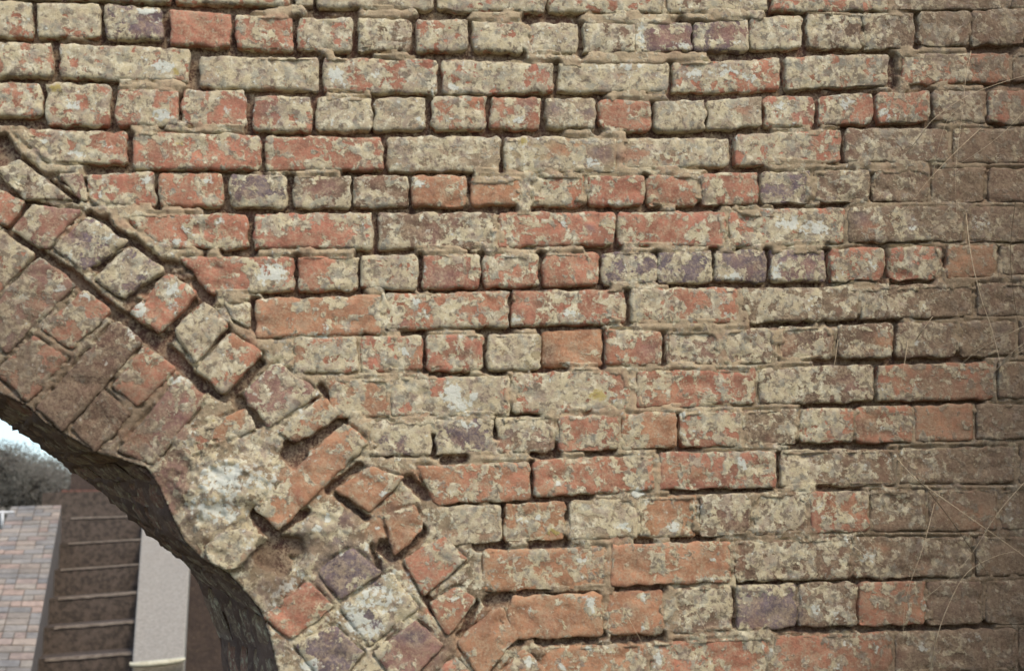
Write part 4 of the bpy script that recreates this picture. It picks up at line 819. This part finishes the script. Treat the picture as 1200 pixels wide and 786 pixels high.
def rp(u, v): 
    return (r_bl * (1 - u) + r_br * u) * (1 - v) + (r_tl * (1 - u) + r_tr * u) * v
nrm = (r_br - r_bl).cross(r_tl - r_bl).normalized()
nr_, cols = 36, None
RC = [S(150, 132, 117), S(154, 138, 120), S(138, 130, 118), S(130, 124, 114), S(142, 132, 117), S(146, 134, 118), S(134, 127, 116), S(128, 123, 115), S(158, 136, 118)]
for j in range(nr_):
    v0 = j / nr_; v1 = (j + .84) / nr_; Lw = .165 / (rp(1, v0) - rp(0, v0)).length
    u = 1.0
    first = True
    while u > 0.0:
        L_ = Lw * (0.5 if (first and j % 2) else random.choice((1, 1, .5))); first = False
        u0 = max(u - L_ + .012 * Lw * 4, 0); 
        if u - u0 < .015: break
        q = [rp(u0, v0), rp(u, v0), rp(u, v1), rp(u0, v1)]; lift = nrm * (random.uniform(0, .006))
        V, F = box_from([p + lift for p in q], .05, -nrm)
        c = np.array(random.choice(RC)) * random.uniform(.85, 1.1)
        mesh_obj('brick', V, F, FB, ramp, smooth=False, attrs={'base': np.tile([*c, 1], (8, 1))})
        u -= L_
V, F = box_from([p - nrm * .012 for p in (r_bl, r_br, r_tr, r_tl)], .5, (0, .2, -1))
mesh_obj('bed', V, F, plain_noise_mat('ramp_mortar', S(112, 102, 90), S(96, 88, 78), 12), ramp, smooth=False)

# abutment wall behind the steps, its shade painted as a dark colour
DW = plain_noise_mat('shade_dark_masonry', S(76, 64, 56), S(66, 56, 50), 6, c3=S(92, 78, 66), bump=.8, dist=.02)
ab = empty('abutment_wall', (-1.5, 15.5, 0), 'brick abutment wall, coloured dark for shade, behind the steps with a course of red brick along its foot', 'wall')
WLOC[ab.name] = (-1.5, 15.5, 0)
a0, a1 = P3(71, 800, 15.2), P3(420, 800, 15.2)
tz = P3(71, 540, 15.2).z
prof = [(a0.x, 0), (a0.x, P3(71, 552, 15.2).z), (a0.x + .12, P3(71, 535, 15.2).z), (a0.x + .4, P3(71, 500, 15.2).z), (a1.x, P3(71, 460, 15.2).z), (a1.x, 0)]
V = [(x_, 15.2, z_) for x_, z_ in prof] + [(x_, 16.2, z_) for x_, z_ in prof]; n = len(prof)
F = [tuple(range(n))[::-1], tuple(range(n, 2 * n))] + [(i, (i + 1) % n, (i + 1) % n + n, i + n) for i in range(n)]
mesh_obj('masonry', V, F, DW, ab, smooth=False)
RB = plain_noise_mat('dull_red_brick', S(122, 84, 72), S(92, 70, 60), 12)
for i in range(7):
    p = P3(72 + i * 8, 579, 15.1); V, F = box_from([p, p + Vector((.072, 0, 0)), p + Vector((.072, 0, .055)), p + Vector((0, 0, .055))], .2, (0, 1, 0))
    mesh_obj('brick', V, F, RB, ab, smooth=False)
# added bush out of view, put in to shade the right side of the wall
shv, shf = [], []; rs = random.Random(4); shade_bush = empty('shade_bush', (2.35, -.85, 0), 'added bush out of view that shades the right side of the old wall', 'shade_bush'); WLOC[shade_bush.name] = (2.35, -.85, 0)
tv, tf = [], []
for b_ in range(16):
    a_ = rs.uniform(0, 6.28); p = Vector((2.35 + rs.uniform(-.15, .15), -.85 + rs.uniform(-.15, .15), 0)); d = Vector((math.cos(a_) * .22, math.sin(a_) * .22, 1)).normalized()
    for s_i in range(9):
        q_ = p + d * .36; o = len(tv)
        if q_.x < 1.85: d.x = abs(d.x); q_ = p + d * .36
        r_ = .018 * (1 - s_i / 10)
        for c in (p, q_):
            for k in range(5): tt = 2 * math.pi * k / 5; tv.append((c.x + math.cos(tt) * r_, c.y + math.sin(tt) * r_, c.z))
        for k in range(5): tf.append((o + k, o + (k + 1) % 5, o + 5 + (k + 1) % 5, o + 5 + k))
        for _ in range(120):
            c = p + (q_ - p) * rs.random() + Vector((rs.gauss(0, .16), rs.gauss(0, .16), rs.gauss(0, .12)))
            if c.x < 1.86 or c.y > -.03: continue
            a = Vector((rs.gauss(0, 1), rs.gauss(0, 1), rs.gauss(0, 1))).normalized() * .035; b = a.orthogonal().normalized() * .016; o = len(shv)
            shv += [tuple(c - a), tuple(c + b), tuple(c + a), tuple(c - b)]; shf.append((o, o + 1, o + 2, o + 3))
        p = q_; d = (d + Vector((rs.uniform(-.25, .25), rs.uniform(-.25, .25), rs.uniform(-.1, .1)))).normalized()
LEAF = plain_noise_mat('dull_leaf', S(88, 92, 60), S(110, 98, 66), 6)
mesh_obj('branches', tv, tf, plain_noise_mat('shade_bush_bark', S(98, 84, 68), S(76, 66, 54), 20), shade_bush); mesh_obj('foliage', shv, shf, LEAF, shade_bush, smooth=False)
# small rail at the far left
RAIL = plain_noise_mat('painted_metal', S(200, 200, 198), S(180, 182, 180), 30)
rail = empty('metal_rail', tuple(P3(3, 640, 9)), 'small pale metal rail on a short post at the far left edge', 'rail')
WLOC[rail.name] = tuple(P3(3, 640, 9))
def bar(name, p, q_, r, mat, parent, n=8, taper=1.0, smooth=True):
    p = Vector(p); q_ = Vector(q_); d = (q_ - p).normalized(); a = d.orthogonal().normalized(); b = d.cross(a); V = []
    for i, (c, rr) in enumerate(((p, r), (q_, r * taper))):
        for k in range(n): t = 2 * math.pi * k / n; V.append(tuple(c + (a * math.cos(t) + b * math.sin(t)) * rr))
    F = [(k, (k + 1) % n, n + (k + 1) % n, n + k) for k in range(n)] + [tuple(range(n))[::-1], tuple(range(n, 2 * n))]
    return mesh_obj(name, V, F, mat, parent, smooth=smooth)
bar('rail', P3(-60, 600, 9), P3(16, 600, 9), .012, RAIL, rail)
b0 = P3(3, 601, 9); bar('post', (b0.x, b0.y, b0.z), (b0.x, b0.y, b0.z - .12), .014, RAIL, rail)
bar('stay', (b0.x - .25, b0.y, b0.z), (b0.x - .25, b0.y, 0), .014, RAIL, rail)

# trees beyond
BARK = plain_noise_mat('bark', S(96, 88, 80), S(78, 72, 64), 8)
TWIG = plain_noise_mat('twigs_and_leaves', S(104, 99, 90), S(90, 88, 78), 1.5, c3=S(116, 110, 100), bump=.1)
def tree(px, Yd, top_px, label, seed):
    rnd = random.Random(seed); base = P3(px, 660, Yd); H = P3(px, top_px, Yd).z
    t = empty('tree', (base.x, base.y, 0), label, 'tree', 'trees beyond the arch'); WLOC[t.name] = (base.x, base.y, 0)
    V, F = [], []
    def limb(p, q_, r0, r1, n=6):
        d = (q_ - p).normalized(); a = d.orthogonal().normalized(); b = d.cross(a); o = len(V)
        for c, rr in ((p, r0), (q_, r1)):
            for k in range(n): tt = 2 * math.pi * k / n; V.append(tuple(c + (a * math.cos(tt) + b * math.sin(tt)) * rr))
        for k in range(n): F.append((o + k, o + (k + 1) % n, o + n + (k + 1) % n, o + n + k))
    tips = []
    def grow(p, d, L, r, lv):
        q_ = p + d * L; limb(p, q_, r, r * .65)
        if lv == 0: tips.append(q_); return
        for _ in range(3 if lv > 1 else 4):
            nd = (d + Vector((rnd.uniform(-1, 1), rnd.uniform(-1, 1), rnd.uniform(-.2, .7))) * .75).normalized()
            grow(q_, nd, L * rnd.uniform(.6, .8), r * .6, lv - 1); tips.append(q_ + nd * L * .3)
    grow(Vector((base.x, base.y, -.1)), Vector((0, 0, 1)), H * .30, .16, 4)
    mz = max(v[2] for v in V); s = H / mz
    V2 = [(base.x + (x_ - base.x) * s * 1.1, base.y + (y_ - base.y) * s * 1.1, z_ * s) for x_, y_, z_ in V]
    mesh_obj('trunk', V2, F, BARK, t)
    LV, LF = [], []
    for tp in tips:
        c = Vector((base.x + (tp.x - base.x) * s * 1.1, base.y + (tp.y - base.y) * s * 1.1, tp.z * s))
        for _ in range(75):
            p = c + Vector((rnd.gauss(0, .28), rnd.gauss(0, .28), rnd.gauss(0, .24))); 
            if p.z > H * 1.05: continue
            a = Vector((rnd.gauss(0, 1), rnd.gauss(0, 1), rnd.gauss(0, 1))).normalized() * rnd.uniform(.012, .035); b = a.orthogonal().normalized() * rnd.uniform(.008, .02)
            o = len(LV); LV.extend([tuple(p - a), tuple(p + b), tuple(p + a), tuple(p - b)]); LF.append((o, o + 1, o + 2, o + 3))
    mesh_obj('crown', LV, LF, TWIG, t, smooth=False)
tree(-75, 24, 530, 'nearer twiggy grey tree reaching highest at the left edge under the arch', 3)
tree(20, 27, 541, 'grey bushy tree in the middle of the gap under the arch', 5)
tree(85, 25, 546, 'dark twiggy tree beside the abutment wall', 8)
tree(-20, 34, 533, 'farther faint tree filling the gap behind the nearer trees', 11)
# low hedge under the trees
hv, hf = [], []; rnd = random.Random(21)
hx0, hx1 = P3(-250, 600, 22).x, P3(130, 600, 22).x
for _ in range(9000):
    x_ = rnd.uniform(hx0, hx1); hh = 2.35 + .25 * mnoise.noise(Vector((x_ * 1.2, 0, 3)))
    z_ = hh * (rnd.random() ** .6); p = Vector((x_, 22 + rnd.uniform(-.5, .5), z_)); a = Vector((rnd.gauss(0, 1), rnd.gauss(0, 1), rnd.gauss(0, 1))).normalized() * .09; b = a.orthogonal().normalized() * .06
    o = len(hv); hv += [tuple(p - a), tuple(p + b), tuple(p + a), tuple(p - b)]; hf.append((o, o + 1, o + 2, o + 3))
hd = mesh_obj('hedge', hv, hf, TWIG, smooth=False); tag(hd, 'dense grey-green hedge below the trees beyond the arch', 'hedge')

# ------------------------------------------------------------------ dry grasses hanging in front of the right side
STRAW = plain_noise_mat('dry_straw', S(184, 166, 136), S(156, 136, 108), 60)
STEMD = plain_noise_mat('dark_stem', S(92, 78, 58), S(74, 62, 48), 60)
def stem(pts, r, mat, label, group='dry grass stems in front of the wall', seed=0, name='dry_grass', cat='dry grass', parent=None):
    """pts: (px, py, distance in front of the wall)"""
    P = [P3(x_, y_, -d_) for x_, y_, d_ in pts]
    # Catmull-Rom
    Q = []; n = len(P)
    for i in range(n - 1):
        a = P[max(i - 1, 0)]; b = P[i]; c = P[i + 1]; d = P[min(i + 2, n - 1)]
        for k in range(6):
            t = k / 6; Q.append(.5 * ((2 * b) + (c - a) * t + (2 * a - 5 * b + 4 * c - d) * t * t + (3 * b - a - 3 * c + d) * t ** 3))
    Q.append(P[-1]); V, F = [], []; m_ = 5
    for i, c in enumerate(Q):
        d = (Q[min(i + 1, len(Q) - 1)] - Q[max(i - 1, 0)]).normalized(); a = d.orthogonal().normalized(); b = d.cross(a); rr = r * (1 - .6 * i / len(Q))
        for k in range(m_): t = 2 * math.pi * k / m_; V.append(tuple(c + (a * math.cos(t) + b * math.sin(t)) * rr))
    for i in range(len(Q) - 1):
        for k in range(m_): F.append((i * m_ + k, i * m_ + (k + 1) % m_, (i + 1) * m_ + (k + 1) % m_, (i + 1) * m_ + k))
    o = mesh_obj(name, V, F, mat, parent, origin=tuple(P[0]) if parent is None else None)
    if parent is None: tag(o, label, cat, group, 'thing')
    return o
STEMS = [
 ([(1052, 538, .0), (1075, 562, .04), (1125, 598, .07), (1205, 655, .08), (1260, 700, .1)], .0013, STRAW, 'long pale straw stem running down to the right edge below mid height'),
 ([(1075, 560, .0), (1100, 590, .05), (1125, 624, .07), (1152, 664, .06), (1160, 676, .06)], .0011, STEMD, 'thin dark stem branching down from the long pale straw'),
 ([(1090, 786, .02), (1097, 750, .05), (1110, 712, .06), (1132, 672, .06), (1165, 652, .05), (1195, 645, .04)], .0010, STRAW, 'curved faint stem rising from the bottom edge towards the long straw'),
 ([(1073, 399, .02), (1083, 384, .05), (1093, 371, .05)], .0014, STRAW, 'short bright straw tip slanting over a brick at mid height'),
 ([(1062, 181, .01), (1078, 160, .04), (1096, 138, .06), (1135, 112, .07), (1190, 92, .08), (1240, 80, .1)], .0012, STRAW, 'pale stem arching up to the right edge near the top'),
 ([(1093, 205, .0), (1100, 172, .03), (1112, 138, .04), (1135, 120, .05)], .0009, STRAW, 'thin stem crossing below the arching top stem'),
 ([(1138, 60, .02), (1132, 90, .04), (1128, 130, .05), (1120, 200, .06), (1122, 260, .06)], .0008, STRAW, 'faint upright stem hanging down the top right bricks'),
 ([(1132, 250, .0), (1138, 300, .05), (1150, 350, .07), (1162, 385, .08), (1176, 440, .1)], .0011, STRAW, 'drooping stem passing the orange brick at the right'),
 ([(982, 398, .0), (979, 420, .03), (976, 436, .03)], .0008, STRAW, 'tiny upright straw over the dark bed joint'),
 ([(1064, 400, .0), (1060, 425, .03), (1056, 448, .03)], .0008, STRAW, 'tiny straw left of the faint stretcher at the right'),
 ([(732, 716, .0), (741, 732, .02), (752, 752, .015)], .0008, STRAW, 'small bent straw across the orange header near the bottom'),
 ([(815, 716, .0), (823, 730, .02), (830, 744, .015)], .0007, STRAW, 'small straw on the lichened header near the bottom'),
 ([(706, 752, .0), (710, 768, .02), (714, 790, .015)], .0007, STRAW, 'small upright straw at the bottom edge'),
 ([(965, 580, .0), (990, 600, .02), (1032, 650, .03)], .0006, STRAW, 'hair-thin straw over the mottled bricks right of centre'),
 ([(1150, 150, .0), (1120, 178, .04), (1085, 215, .06), (1050, 262, .05)], .0008, STRAW, 'thin stalk slanting down left from the dark patch at the upper right'),
 ([(1210, 120, .09), (1182, 150, .08), (1150, 176, .06), (1118, 196, .03)], .0009, STRAW, 'pale stalk entering from the right edge below the arching stem'),
 ([(1205, 380, .09), (1180, 392, .07), (1150, 408, .04), (1122, 430, .01)], .0008, STRAW, 'stalk leaning in from the right edge just above the tuft'),
 ([(1190, 236, .05), (1184, 300, .07), (1192, 372, .08), (1206, 430, .09)], .0009, STEMD, 'dark stalk hanging close to the right edge at mid height'),
 ([(1095, 590, .02), (1082, 640, .05), (1062, 700, .05), (1058, 760, .03)], .0008, STRAW, 'faint upright stalk crossing the lower right courses'),
 ([(1205, 560, .08), (1170, 600, .07), (1130, 660, .05), (1085, 700, .02)], .0008, STRAW, 'thin stalk sloping down left from the lower right edge'),
 ([(1000, 640, .0), (1020, 654, .02), (1034, 662, .02)], .0010, STRAW, 'short white straw beside the small orange patch'),
]
for pts, r, mt, lb in STEMS: stem(pts, r * 1.05, mt, lb)
tuft = empty('grass_tuft', tuple(P3(1166, 434, 0)), 'tuft of pale dry grass blades fanning out at the right edge', 'grass tuft'); WLOC[tuft.name] = tuple(P3(1166, 434, 0))
for i in range(9):
    a = i / 8
    stem([(1167 + i * .7, 434 - i * .8, .0), (1180 + a * 3, 424 - a * 9, .03), (1205 + a * 4, 412 - a * 20 + random.uniform(-3, 3), .06)], .0009, STRAW, None, name='blade', parent=tuft)
